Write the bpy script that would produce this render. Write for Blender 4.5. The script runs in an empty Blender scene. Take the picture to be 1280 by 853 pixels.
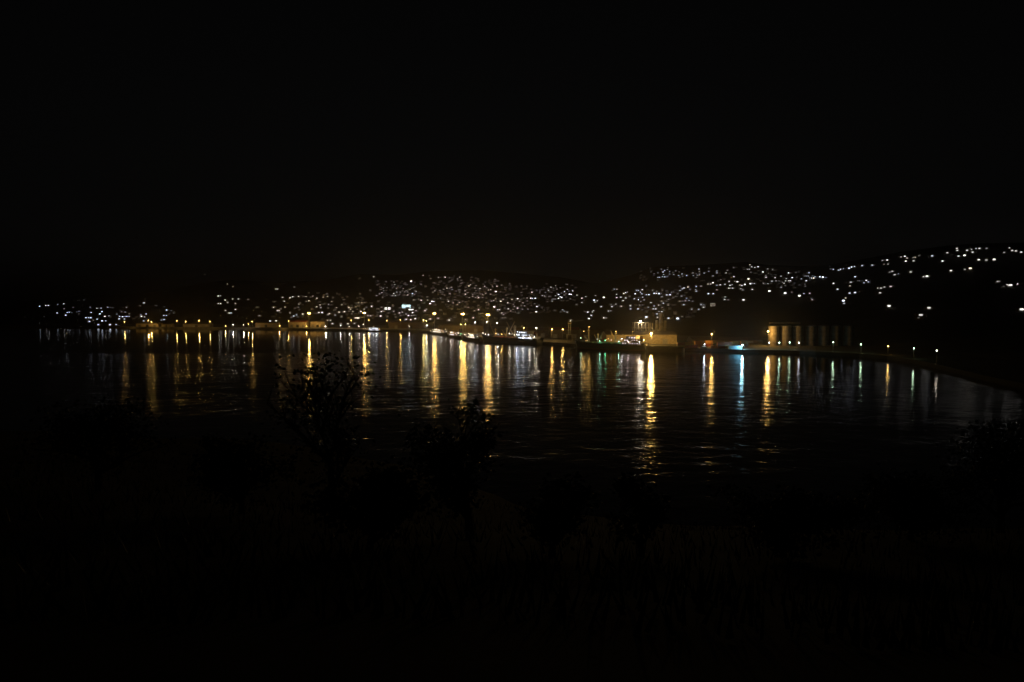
import bpy, bmesh, math, random
from mathutils import Vector, Matrix, noise
R = math.radians
rnd = random.Random(7)
SC = bpy.context.scene
COL = SC.collection

# ------------------------------------------------------------------ camera
CAM_H = 35.0
F = 853.0                                   # focal length in photo pixels (24 mm on 36 mm)
PITCH = math.atan(40.5 / F)                 # horizon sits at photo row 386
cd = bpy.data.cameras.new('camera'); cam = bpy.data.objects.new('camera', cd); COL.objects.link(cam)
cd.sensor_width = 36; cd.lens = 24; cd.clip_start = 0.1; cd.clip_end = 20000
cam.location = (0, 0, CAM_H); cam.rotation_euler = (R(90) - PITCH, 0, 0)
SC.camera = cam

# ------------------------------------------------------------------ night sky
w = bpy.data.worlds.new('World'); SC.world = w; w.use_nodes = True
nt = w.node_tree; bg = nt.nodes['Background']
sky = nt.nodes.new('ShaderNodeTexSky'); sky.sky_type = 'NISHITA'; sky.sun_disc = False
sky.sun_elevation = R(-4); sky.sun_rotation = R(0); sky.dust_density = 3
hs = nt.nodes.new('ShaderNodeHueSaturation'); hs.inputs['Saturation'].default_value = 0.15
nt.links.new(sky.outputs[0], hs.inputs['Color']); nt.links.new(hs.outputs[0], bg.inputs[0])
bg.inputs[1].default_value = 0.018

SC.view_settings.view_transform = 'Standard'; SC.view_settings.look = 'None'
SC.view_settings.exposure = 0; SC.view_settings.gamma = 1; SC.view_settings.use_curve_mapping = False
cy = SC.cycles
cy.use_denoising = True; cy.light_sampling_threshold = 0.0; cy.use_light_tree = True
cy.max_bounces = 4; cy.diffuse_bounces = 1; cy.glossy_bounces = 2; cy.volume_bounces = 0
cy.sample_clamp_indirect = 2.0; cy.caustics_reflective = False; cy.caustics_refractive = False

# ------------------------------------------------------------------ pixel -> place
def ray(px, py):
    h = (px - 640) / F; v = (426.5 - py) / F
    c, s = math.cos(PITCH), math.sin(PITCH)
    return Vector((h, c + v * s, -s + v * c))
def at(px, py, D):
    d = ray(px, py); return Vector((0, 0, CAM_H)) + d * (D / d.y)
def on_water(px, py, z=0.0):
    d = ray(px, py); return Vector((0, 0, CAM_H)) + d * ((z - CAM_H) / d.z)
def interp(tab, x):
    if x <= tab[0][0]: return tab[0][1]
    for (a, b), (c, d) in zip(tab, tab[1:]):
        if x <= c: return b + (d - b) * (x - a) / (c - a)
    return tab[-1][1]

# ------------------------------------------------------------------ materials
def mat(name, col, rough=0.7, metal=0.0, var=0.25, scale=0.6, bump=0.0):
    m = bpy.data.materials.new(name); m.use_nodes = True
    t = m.node_tree; p = t.nodes['Principled BSDF']
    p.inputs['Roughness'].default_value = rough; p.inputs['Metallic'].default_value = metal
    g = t.nodes.new('ShaderNodeNewGeometry')
    n = t.nodes.new('ShaderNodeTexNoise'); n.inputs['Scale'].default_value = scale; n.inputs['Detail'].default_value = 6
    t.links.new(g.outputs['Position'], n.inputs['Vector'])
    r = t.nodes.new('ShaderNodeValToRGB')
    r.color_ramp.elements[0].position = 0.3; r.color_ramp.elements[1].position = 0.7
    r.color_ramp.elements[0].color = (*[c * (1 - var) for c in col], 1)
    r.color_ramp.elements[1].color = (*[min(1, c * (1 + var)) for c in col], 1)
    t.links.new(n.outputs[0], r.inputs[0]); t.links.new(r.outputs[0], p.inputs['Base Color'])
    if bump:
        b = t.nodes.new('ShaderNodeBump'); b.inputs['Strength'].default_value = bump
        t.links.new(n.outputs[0], b.inputs['Height']); t.links.new(b.outputs[0], p.inputs['Normal'])
    return m
def glow_mat(name, attr=None):
    """light of a lit pane or lens: colour from the object (or its pane colours), brightness in alpha x 100"""
    m = bpy.data.materials.new(name); m.use_nodes = True
    t = m.node_tree; p = t.nodes['Principled BSDF']
    p.inputs['Base Color'].default_value = (.05, .05, .05, 1); p.inputs['Roughness'].default_value = 0.3
    if attr:
        a = t.nodes.new('ShaderNodeAttribute'); a.attribute_name = attr; co, al = a.outputs['Color'], a.outputs['Alpha']
    else:
        a = t.nodes.new('ShaderNodeObjectInfo'); co, al = a.outputs['Color'], a.outputs['Alpha']
    mu = t.nodes.new('ShaderNodeMath'); mu.operation = 'MULTIPLY'; mu.inputs[1].default_value = 100
    t.links.new(al, mu.inputs[0]); t.links.new(co, p.inputs['Emission Color']); t.links.new(mu.outputs[0], p.inputs['Emission Strength'])
    m.cycles.emission_sampling = 'NONE'
    return m
M = dict(
    concrete=mat('quay_concrete', (.13, .125, .115), .85, scale=.15, bump=.2),
    soil=mat('hill_soil', (.06, .055, .035), .95, scale=.05, bump=.3),
    slope=mat('slope_earth', (.035, .033, .022), .95, scale=1.2, bump=.4),
    wall=mat('rendered_wall', (.30, .28, .25), .85), hwall=mat('dark_house_wall', (.16, .14, .12), .9), dwall=mat('dark_shed_wall', (.13, .10, .07), .9),  # hwall and dwall: darker base colours for house and shed walls
    wall2=mat('ochre_wall', (.40, .33, .22), .85),
    tin=mat('rusty_tin_roof', (.11, .085, .07), .8),
    red=mat('red_oxide_paint', (.28, .06, .035), .6),
    orange=mat('orange_paint', (.42, .20, .06), .6),
    blue=mat('pale_blue_paint', (.20, .36, .48), .5),
    white=mat('white_paint', (.75, .75, .72), .45, var=.1),
    cream=mat('cream_paint', (.62, .52, .36), .5, var=.12),
    buff=mat('buff_mast_paint', (.55, .45, .27), .5, var=.15),
    green=mat('deck_green_paint', (.12, .24, .14), .7),
    black=mat('black_hull_paint', (.012, .014, .014), .4),
    dkgreen=mat('dark_green_hull_paint', (.010, .018, .015), .4),
    maroon=mat('maroon_hull_paint', (.05, .012, .01), .5),
    steel=mat('galvanised_steel', (.32, .32, .31), .45, .6),
    dark=mat('dark_steel', (.04, .04, .04), .5, .3),
    silo=mat('silo_concrete', (.24, .20, .15), .85, scale=.35, var=.35, bump=.2),
    rubber=mat('tyre_rubber', (.02, .02, .02), .9),
    glass=mat('dark_glass', (.02, .025, .03), .08, var=.05),
    bark=mat('bark', (.06, .045, .03), .95, scale=8, bump=.5),
    leaf=mat('leaf', (.03, .05, .015), .6, scale=2.5, var=.4),
    leaf2=mat('dry_leaf', (.04, .045, .015), .6, scale=2.5, var=.4),
)
GLOW = glow_mat('lit_pane'); GLOWA = glow_mat('lit_panes', 'pane_light')
PAL = dict(o=(1.0, .56, .13), y=(1.0, .74, .20), w=(1.0, .86, .66), n=(1.0, .96, .90), b=(.80, .86, 1.0),
           p=(1.0, .80, .80), g=(.66, 1.0, .62), t=(.45, 1.0, .70), c=(.42, .86, 1.0), v=(.70, .95, 1.0), e=(.15, 1.0, .45), r=(1.0, .35, .2))

# water: small ripples averaged into gloss, larger waves as relief, wind lanes in both
def water_mat():
    m = bpy.data.materials.new('harbour_water'); m.use_nodes = True
    t = m.node_tree; t.nodes.remove(t.nodes['Principled BSDF']); L = t.links
    p = t.nodes.new('ShaderNodeBsdfGlossy'); p.distribution = 'BECKMANN'; p.inputs['Color'].default_value = (1, 1, 1, 1)
    df = t.nodes.new('ShaderNodeBsdfDiffuse'); df.inputs['Color'].default_value = (.002, .004, .005, 1)
    fr = t.nodes.new('ShaderNodeFresnel'); fr.inputs['IOR'].default_value = 1.33
    mx = t.nodes.new('ShaderNodeMixShader'); L.new(fr.outputs[0], mx.inputs[0]); L.new(df.outputs[0], mx.inputs[1]); L.new(p.outputs[0], mx.inputs[2])
    L.new(mx.outputs[0], t.nodes['Material Output'].inputs['Surface'])
    g = t.nodes.new('ShaderNodeNewGeometry')
    def nz(sx, sy, rot, det):
        mp = t.nodes.new('ShaderNodeMapping'); mp.inputs['Scale'].default_value = (sx, sy, 1); mp.inputs['Rotation'].default_value = (0, 0, R(rot))
        n = t.nodes.new('ShaderNodeTexNoise'); n.inputs['Scale'].default_value = 1; n.inputs['Detail'].default_value = det
        L.new(g.outputs['Position'], mp.inputs[0]); L.new(mp.outputs[0], n.inputs[0]); return n.outputs[0]
    lane = t.nodes.new('ShaderNodeMapRange'); lane.inputs[1].default_value = .38; lane.inputs[2].default_value = .62
    # the basin behind the pier is sheltered, so the wind lanes fade out there
    xyz = t.nodes.new('ShaderNodeSeparateXYZ'); L.new(g.outputs['Position'], xyz.inputs[0])
    sd = t.nodes.new('ShaderNodeMath'); sd.operation = 'MULTIPLY_ADD'; sd.inputs[1].default_value = .17; L.new(xyz.outputs[1], sd.inputs[0]); L.new(xyz.outputs[0], sd.inputs[2])
    s1 = t.nodes.new('ShaderNodeMapRange'); s1.interpolation_type = 'SMOOTHSTEP'; s1.inputs[1].default_value = -70; s1.inputs[2].default_value = 5; L.new(sd.outputs[0], s1.inputs[0])
    s2 = t.nodes.new('ShaderNodeMapRange'); s2.interpolation_type = 'SMOOTHSTEP'; s2.inputs[1].default_value = 470; s2.inputs[2].default_value = 560; s2.inputs[3].default_value = 1; s2.inputs[4].default_value = 0; L.new(xyz.outputs[1], s2.inputs[0])
    open_ = t.nodes.new('ShaderNodeMath'); open_.operation = 'MAXIMUM'; L.new(s1.outputs[0], open_.inputs[0]); L.new(s2.outputs[0], open_.inputs[1])
    L.new(nz(.0022, .011, 6, 3), lane.inputs[0])
    ln_ = t.nodes.new('ShaderNodeMapRange'); ln_.inputs[3].default_value = .45; ln_.inputs[4].default_value = 1; L.new(lane.outputs[0], ln_.inputs[0])
    wind = t.nodes.new('ShaderNodeMath'); wind.operation = 'MULTIPLY'; L.new(ln_.outputs[0], wind.inputs[0]); L.new(open_.outputs[0], wind.inputs[1])
    # and the cove under the right-hand shore lies calm too
    sc2 = t.nodes.new('ShaderNodeMath'); sc2.operation = 'MULTIPLY_ADD'; sc2.inputs[1].default_value = -.40; L.new(xyz.outputs[1], sc2.inputs[0]); L.new(xyz.outputs[0], sc2.inputs[2])
    s3 = t.nodes.new('ShaderNodeMapRange'); s3.interpolation_type = 'SMOOTHSTEP'; s3.inputs[1].default_value = -25; s3.inputs[2].default_value = 25; s3.inputs[3].default_value = 1; s3.inputs[4].default_value = .5; L.new(sc2.outputs[0], s3.inputs[0])
    w2 = t.nodes.new('ShaderNodeMath'); w2.operation = 'MULTIPLY'; L.new(wind.outputs[0], w2.inputs[0]); L.new(s3.outputs[0], w2.inputs[1])
    lane = w2
    def scaled(sock, k):
        a = t.nodes.new('ShaderNodeMath'); a.operation = 'MULTIPLY'; a.inputs[1].default_value = k; L.new(sock, a.inputs[0]); return a.outputs[0]
    def plus(a, b):
        c = t.nodes.new('ShaderNodeMath'); c.operation = 'ADD'; L.new(a, c.inputs[0]); L.new(b, c.inputs[1]); return c.outputs[0]
    h = plus(plus(scaled(nz(.045, .06, 4, 2), WAVE[0]), scaled(nz(.14, .18, -17, 2), WAVE[1])), scaled(nz(.75, .60, 25, 3), WAVE[2]))
    b = t.nodes.new('ShaderNodeBump'); b.inputs['Distance'].default_value = 1
    bs = t.nodes.new('ShaderNodeMapRange'); bs.inputs[3].default_value = .12; bs.inputs[4].default_value = 1
    L.new(lane.outputs[0], bs.inputs[0]); L.new(bs.outputs[0], b.inputs['Strength'])
    L.new(h, b.inputs['Height']); L.new(b.outputs[0], p.inputs['Normal']); L.new(b.outputs[0], fr.inputs['Normal'])
    rr = t.nodes.new('ShaderNodeMapRange'); rr.inputs[3].default_value = ROUGH[0]; rr.inputs[4].default_value = ROUGH[1]
    L.new(lane.outputs[0], rr.inputs[0]); L.new(rr.outputs[0], p.inputs['Roughness'])
    return m
WAVE = (.45, .32, .12); ROUGH = (.075, .165)

# ------------------------------------------------------------------ mesh helpers
class MB:
    def __init__(s): s.v = []; s.f = []; s.m = []
    def add(s, vs, fs, mi=0):
        o = len(s.v); s.v += [tuple(v) for v in vs]; s.f += [tuple(i + o for i in f) for f in fs]; s.m += [mi] * len(fs); return s
    def box(s, c, d, rz=0.0, mi=0, taper=1.0):
        x, y, z = [k / 2 for k in d]; C, S = math.cos(rz), math.sin(rz); vs = []
        for sz in (-1, 1):
            k = taper if sz > 0 else 1
            for sx, sy in ((-1, -1), (1, -1), (1, 1), (-1, 1)):
                a, b = sx * x * k, sy * y * k; vs.append((c[0] + a * C - b * S, c[1] + a * S + b * C, c[2] + sz * z))
        return s.add(vs, [(3, 2, 1, 0), (4, 5, 6, 7), (0, 1, 5, 4), (1, 2, 6, 5), (2, 3, 7, 6), (3, 0, 4, 7)], mi)
    def tube(s, a, b, r0, r1=None, n=8, mi=0, cap=True):
        a, b = Vector(a), Vector(b); r1 = r0 if r1 is None else r1
        d = (b - a).normalized(); q = d.orthogonal().normalized(); p = d.cross(q); vs = []
        for c, r in ((a, r0), (b, r1)):
            for i in range(n):
                t = 2 * math.pi * i / n; vs.append(c + q * (r * math.cos(t)) + p * (r * math.sin(t)))
        fs = [(i, (i + 1) % n, n + (i + 1) % n, n + i) for i in range(n)]
        if cap: fs += [tuple(range(n - 1, -1, -1)), tuple(range(n, 2 * n))]
        return s.add(vs, fs, mi)
    def ball(s, c, r, n=8, mi=0, sq=1.0):
        vs = []; fs = []; k = n // 2
        for j in range(k + 1):
            ph = math.pi * j / k
            for i in range(n):
                t = 2 * math.pi * i / n; vs.append((c[0] + r * math.sin(ph) * math.cos(t), c[1] + r * math.sin(ph) * math.sin(t), c[2] + sq * r * math.cos(ph)))
        for j in range(k):
            for i in range(n): fs.append((j * n + i, (j + 1) * n + i, (j + 1) * n + (i + 1) % n, j * n + (i + 1) % n))
        return s.add(vs, fs, mi)
    def gable(s, c, l, wd, h, over=.4, th=.15, mi=0):
        x, y = l / 2 + over, wd / 2 + over; z = c[2]
        top = [(-x, -y, 0), (x, -y, 0), (x, 0, h), (-x, 0, h), (-x, y, 0), (x, y, 0)]
        vs = [(c[0] + a, c[1] + b, z + d) for a, b, d in top] + [(c[0] + a, c[1] + b, z + d - th) for a, b, d in top]
        return s.add(vs, [(0, 1, 2, 3), (3, 2, 5, 4), (7, 6, 9, 8), (8, 9, 10, 11), (0, 6, 7, 1), (4, 5, 11, 10), (0, 3, 9, 6), (3, 4, 10, 9), (1, 7, 8, 2), (2, 8, 11, 5)], mi)
    def mesh(s, name, mats):
        me = bpy.data.meshes.new(name); me.from_pydata(s.v, [], s.f)
        for m in (mats if isinstance(mats, (list, tuple)) else [mats]): me.materials.append(m)
        if any(s.m): me.polygons.foreach_set('material_index', s.m)
        bm = bmesh.new(); bm.from_mesh(me); bmesh.ops.recalc_face_normals(bm, faces=bm.faces); bm.to_mesh(me); bm.free()
        return me
    def build(s, name, mats, parent=None, smooth=False):
        me = s.mesh(name, mats)
        if smooth: me.polygons.foreach_set('use_smooth', [True] * len(me.polygons))
        return link(name, me, parent)
def link(name, data, parent=None, loc=None, rz=None):
    o = bpy.data.objects.new(name, data); COL.objects.link(o)
    if parent: o.parent = parent
    if loc is not None: o.location = loc
    if rz is not None: o.rotation_euler.z = rz
    return o
def thing(name, loc, rz, label, cat, group=None):
    o = link(name, None, None, loc, rz); o.empty_display_size = .5
    return tag(o, label, cat, group)
def tag(o, label, cat, group=None):
    o['label'] = label; o['category'] = cat
    if group: o['group'] = group
    return o
def structure(o, kind='structure'): o['kind'] = kind; return o
def face_cam(p): return math.atan2(-p.x, p.y)           # local -Y looks back at the harbour
def glow(o, c, L):
    k = PAL[c] if isinstance(c, str) else c
    o.color = (*k, L / 100); return o
def light(parent, loc, c, I, r=.45):
    l = bpy.data.lights.new('lamp_light', 'POINT'); l.energy = I * 4 * math.pi; l.color = PAL[c]; l.shadow_soft_size = r
    o = bpy.data.objects.new('lamp_light', l); COL.objects.link(o); o.parent = parent; o.location = loc; return o

# ------------------------------------------------------------------ land
GZ = 2.6                                       # quay level
WL = [(-1600, 400), (-400, 408.5), (60, 409.3), (150, 410), (300, 411.5), (420, 413.3), (500, 414.2), (522, 414.4), (530, 415.2), (560, 418.4),
      (600, 424.4), (668, 429.6), (712, 433.2), (835, 437.6), (856, 438.6), (930, 441.3), (1000, 442.6), (1040, 444.8), (1075, 446.6),
      (1110, 449.5), (1145, 455), (1180, 463), (1240, 478), (1320, 495), (1500, 530), (1900, 590)]
SKYL = [(-1600, 380), (-200, 381), (0, 379), (60, 374), (110, 369), (180, 367), (240, 357), (285, 350), (340, 353), (400, 352), (450, 343), (500, 344), (530, 340),
        (600, 338), (660, 343), (700, 347), (745, 355), (790, 344), (815, 334), (870, 332), (930, 328), (960, 332), (1000, 333), (1040, 331),
        (1085, 323), (1120, 316), (1180, 308), (1220, 305), (1280, 304), (1500, 296), (1900, 290)]
FOOT = [(-1600, 1900), (-200, 1500), (150, 1420), (520, 1330), (640, 1250), (760, 1050), (850, 820), (960, 740), (1040, 640), (1150, 520), (1300, 380), (1900, 300)]
RIDGE = [(-1600, 4200), (0, 3300), (300, 3000), (540, 2600), (700, 2350), (800, 2200), (900, 1900), (1000, 1700), (1100, 1450), (1280, 1200), (1900, 1000)]
def shore_D(px): return on_water(px, interp(WL, px)).y
def foot_D(px): return max(interp(FOOT, px), shore_D(px) + 60)
def terrain_z(px, Y):
    f, r = foot_D(px), interp(RIDGE, px)
    if Y <= f: return GZ + .2 * max(0, (Y - shore_D(px)) / (f - shore_D(px)))
    t = (Y - f) / (r - f); tt = min(t, 1)
    yf = 386 + (CAM_H - GZ - .2) * F / f
    py = yf + (interp(SKYL, px) - yf) * tt ** .92
    z = CAM_H + (386 - py) / F * (f + (r - f) * tt)
    x = (px - 640) / F * Y
    z += noise.noise((x * .004, Y * .004, 3)) * 14 * min(1, t * 3) * max(0, 1 - t) ** .5
    z += noise.noise((x * .013, Y * .013, 9)) * 4 * min(1, t * 4) * max(0, 1 - t) ** .5
    if t > 1: z -= (t - 1) * 120
    return z
def land_point(px, py):
    """where the sight line through a pixel meets the rising land"""
    f, r = foot_D(px), interp(RIDGE, px); prev = f * .9
    for i in range(260):
        Y = f * .9 + (r * .995 - f * .9) * i / 259
        z = terrain_z(px, Y)
        if 386 + (CAM_H - z - 2.2) * F / Y <= py:
            lo, hi = prev, Y
            for _ in range(14):
                mi = (lo + hi) / 2
                if 386 + (CAM_H - terrain_z(px, mi) - 2.2) * F / mi <= py: hi = mi
                else: lo = mi
            Y = hi; break
        prev = Y
    return Vector(((px - 640) / F * Y, Y, terrain_z(px, Y)))
PXS = sorted(set([p for p, _ in WL] + list(range(-400, 1700, 10)) + list(range(-1600, -400, 60)) + [1800, 1900]))
def grid(rows_of):
    vs = []; fs = []; n = None
    for px in PXS:
        col = rows_of(px); n = len(col); vs += col
    for i in range(len(PXS) - 1):
        for j in range(n - 1):
            a = i * n + j; fs.append((a, a + n, a + n + 1, a + 1))
    return vs, fs
def quay_rows(px):
    d, f = shore_D(px), foot_D(px); u = (px - 640) / F; out = [(u * d, d, -2.5), (u * d, d, GZ)]
    for k in (.01, .25, .5, .75, 1): Y = d + (f - d) * k; out.append((u * Y, Y, terrain_z(px, Y)))
    return out
def hill_rows(px):
    f, r = foot_D(px), interp(RIDGE, px); u = (px - 640) / F; out = []
    for k in range(46):
        t = k / 36; Y = f + (r - f) * t; out.append((u * Y, Y, terrain_z(px, Y) + (-.3 if k == 0 else 0)))
    return out
b = MB(); b.add(*grid(quay_rows)); o = structure(b.build('quay', [M['concrete'], M['soil']]))
for poly in o.data.polygons:
    c_ = poly.center
    if 640 + F * c_.x / c_.y > 1015: poly.material_index = 1
b = MB(); b.add(*grid(hill_rows)); o = structure(b.build('hills', M['soil'], smooth=True))
b = MB(); b.add([(-7000, -350, 0), (7000, -350, 0), (7000, 5600, 0), (-7000, 5600, 0)], [(0, 1, 2, 3)]); structure(b.build('water', water_mat()))

# the near slope under the camera
def slope_z(x, y):
    reach = interp([(-140, 190), (-60, 175), (-25, 150), (0, 120), (25, 106), (70, 104), (160, 120)], x)
    z = 33.3 - max(0, y - 1.0) * 33.3 / reach if y > 0 else 33.3 - y * .05
    return z + noise.noise((x * .05, y * .05, 1)) * 1.2 * min(1, max(0, y) / 12) + noise.noise((x * .3, y * .3, 5)) * .25 * min(1, max(0, y) / 6)
vs = []; fs = []; NX, NY = 90, 80
for j in range(NY + 1):
    for i in range(NX + 1):
        x = -220 + 440 * i / NX; y = -120 + 330 * j / NY; vs.append((x, y, max(slope_z(x, y), -3)))
for j in range(NY):
    for i in range(NX): a = j * (NX + 1) + i; fs.append((a, a + 1, a + NX + 2, a + NX + 1))
b = MB(); b.add(vs, fs); structure(b.build('hillside', M['slope'], smooth=True))

# ------------------------------------------------------------------ haze over the whole bay
hz = MB(); hz.box((0, 2650, 126), (14600, 6200, 262))
hm = bpy.data.materials.new('night_haze'); hm.use_nodes = True; t = hm.node_tree
t.nodes.remove(t.nodes['Principled BSDF']); pv = t.nodes.new('ShaderNodeVolumePrincipled')
pv.inputs['Color'].default_value = (.95, .93, .9, 1); pv.inputs['Density'].default_value = 1.1e-4; pv.inputs['Anisotropy'].default_value = .9
t.links.new(pv.outputs[0], t.nodes['Material Output'].inputs['Volume'])
structure(hz.build('haze', hm), 'stuff')

# ------------------------------------------------------------------ lamps
LENS = {}
def lens_mesh(r):
    k = round(r, 2)
    if k not in LENS: LENS[k] = MB().ball((0, 0, 0), k, 8, sq=.8).mesh('lens', GLOW)
    return LENS[k]
def post_lamp(px, py, D, c, I, label, group, name='quay_lamp', r=.4, cat='lamp post'):
    p = at(px, py, D); h = p.z - GZ; base = Vector((p.x, p.y, GZ)); t = thing(name, base, face_cam(p), label, cat, group)
    MB().tube((0, .9, 0), (0, .9, h + .35), .13, .08, 8).build('pole', M['steel'], t)
    MB().box((0, .9, .25), (.5, .5, .5)).build('base', M['concrete'], t)
    MB().tube((0, .9, h + .3), (0, -.1, h + .55), .06, .05, 6).build('arm', M['steel'], t)
    hd = MB().box((0, -.1, h + .5), (.75, 1.0, .22), taper=.7).build('lamp_head', M['dark'], t)
    r = max(r, .3) * (.75 + .25 * min(2.2, I / 300)); ln = link('lens', lens_mesh(r), hd, (0, -.1, h + .1)); glow(ln, c, 45)
    light(t, (0, -.1, h - .1 - r), c, I, .3); return t
def high_mast(px, py, D, c, I, label, group):
    p = at(px, py, D); h = p.z - GZ; t = thing('floodlight_mast', (p.x, p.y, GZ), face_cam(p), label, 'floodlight mast', group)
    MB().tube((0, 0, 0), (0, 0, h + .8), .42, .2, 12).build('pole', M['steel'], t)
    MB().box((0, 0, .4), (1.6, 1.6, .8)).build('base', M['concrete'], t)
    rg = MB()
    for i in range(12):
        a, q = 2 * math.pi * i / 12, 2 * math.pi * (i + 1) / 12
        rg.tube((1.1 * math.cos(a), 1.1 * math.sin(a), h + .6), (1.1 * math.cos(q), 1.1 * math.sin(q), h + .6), .06, n=5)
    for i in range(4): a = math.pi * i / 2; rg.tube((0, 0, h + .6), (1.1 * math.cos(a), 1.1 * math.sin(a), h + .6), .05, n=5)
    rg.build('ring', M['steel'], t)
    for i in range(6):
        a = 2 * math.pi * (i + .5) / 6; fl = MB().box((1.25 * math.cos(a), 1.25 * math.sin(a), h + .35), (.6, .5, .45), a, taper=.7).build('floodlight', M['dark'], t)
        ln = link('lens', lens_mesh(.75), fl, (1.35 * math.cos(a), 1.35 * math.sin(a), h - .15)); glow(ln, c, 60)
    light(t, (0, 0, h - 1.1), c, I, .5); return t

for a in [(386.3, 392, 1165, 'o', 1900, 'tall floodlight mast over the lit shed on the far quay'),
          (455.5, 391.3, 1110, 'o', 1500, 'tall floodlight mast behind the white motor yacht'),
          (543, 392, 985, 'o', 2000, 'tall floodlight mast behind the fishing boat at the pier end'),
          (578.5, 392.6, 905, 'o', 2000, 'tall floodlight mast behind the second and third fishing boats'),
          (610, 393.6, 800, 'o', 2300, 'tall floodlight mast behind the bow of the green-hulled cargo ship')]:
    high_mast(*a, 'high floodlight masts of the port')
FAR = 'orange lamp post on the far quay beside the low sheds'; GF = 'lamp posts of the far quay'
for px, py, D, I, c in [(px_, py_, D_, I_ * .7, c_) for px_, py_, D_, I_, c_ in [(156, 402.6, 1222, 190, 'o'), (185.8, 401, 1212, 330, 'o'), (189.6, 402.6, 1200, 330, 'o'), (221.2, 401.3, 1195, 180, 'o'), (232.4, 402.2, 1188, 190, 'o'),
                        (249, 401, 1180, 300, 'o'), (262.6, 402.2, 1175, 150, 'o'), (315.4, 402.2, 1160, 300, 'o'), (360.6, 401.5, 1150, 110, 'o')]]:
    post_lamp(px, py, D, c, I, FAR, GF)
for px, py, D, I, c in [(282, 407.8, 1155, 50, 'o'), (291.4, 406.2, 1165, 60, 'w'), (304.8, 406, 1160, 50, 'w'), (310.6, 405.6, 1162, 60, 'o'), (349.6, 407.6, 1130, 150, 'o'),
                        (383.4, 408, 1118, 120, 'o'), (407, 408.3, 1112, 130, 'w')]:
    post_lamp(px, py, D, c, I, 'short warm lamp post low on the far quay edge', 'short lamp posts of the far quay')
for px, py, D, I, c in [(425.8, 407.4, 1108, 20, 'n'), (436.6, 408.6, 1098, 26, 'n'), (449, 408, 1094, 22, 'p'), (454.6, 405.6, 1094, 60, 'w'), (511.6, 408.8, 1056, 30, 'n')]:
    post_lamp(px, py, D, c, I, 'small white bollard lamp on the quay beside the white motor yacht', 'small white lamps near the yacht', r=.3)
for px, py, D, I, c in [(439, 400.6, 1130, 130, 'o'), (461, 400.8, 1120, 140, 'o'), (483.5, 401, 1100, 130, 'o'), (500.4, 400.2, 1090, 150, 'o'), (529.5, 400.6, 1040, 260, 'y'), (533, 401.4, 1060, 100, 'y')]:
    post_lamp(px, py, D, c, I, 'amber lamp post in front of the long warehouse near the pier root', 'lamp posts of the pier root')
for px, py, D, I, c in [(533.6, 407, 968, 120, 'n'), (576, 405.8, 900, 120, 'y'), (581.8, 405.8, 880, 90, 'y'), (594, 403.2, 870, 90, 'b'), (608.4, 403, 850, 70, 'w'), (621.6, 403.8, 800, 110, 'w')]:
    post_lamp(px, py, D, c, I, 'pale lamp post on the pier behind the moored fishing boats', 'lamp posts on the pier')
for px, py, D, I, c in [(654.6, 410.2, 720, 160, 'o'), (670.4, 410.2, 715, 90, 'w'), (690, 412, 690, 230, 'o'), (703.4, 412, 680, 130, 'o')]:
    post_lamp(px, py, D, c, I, 'amber lamp post on the quay between the two cargo ships', 'lamp posts between the cargo ships')
post_lamp(814, 417, 586, 'o', 3200, 'very bright amber lamp post before the big warehouse wall', None, r=.6)
post_lamp(804.5, 425.3, 590, 'y', 130, 'short amber lamp post at the foot of the big warehouse', None)
post_lamp(889.6, 418, 572, 'o', 330, 'warm lamp post standing among the cargo containers', None)
post_lamp(960, 414.4, 588, 'o', 600, 'bright amber lamp post beside the first grain silo', None, r=.5)
post_lamp(928, 431.4, 541, 'c', 330, 'cold blue-white lamp post at the end of the pale blue container', None)
post_lamp(880.5, 430.8, 548, 'b', 26, 'small white lamp post above the white van', None, r=.3)
for i, (px, py, I, c) in enumerate([(961.5, 428.6, 6, 'b'), (974, 428.5, 15, 'g'), (986.8, 428.4, 15, 'g'), (998.7, 428.7, 5, 'b'), (1041.4, 428.3, 13, 'g')]):
    post_lamp(px, py, shore_D(px) + 9, c, I, 'white street lamp on the shore road in front of the grain silos', 'shore road lamps below the silos', 'street_lamp', .4, 'street lamp')
for px, py, I, c, l in [(1076.2, 430.9, 11, 'g', 'white street lamp on the dark shore just past the last silo'), (1110, 433.2, 17, 'o', 'warm street lamp on the dark shore, second past the silos'),
                        (1142, 436, 8, 'g', 'white street lamp on the dark shore, third past the silos'), (1171, 438.6, .4, 'w', 'faint street lamp on the dark shore, last of the row')]:
    post_lamp(px, py, shore_D(px) + 6, c, I, l, None, 'street_lamp', .35, 'street lamp')

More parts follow.
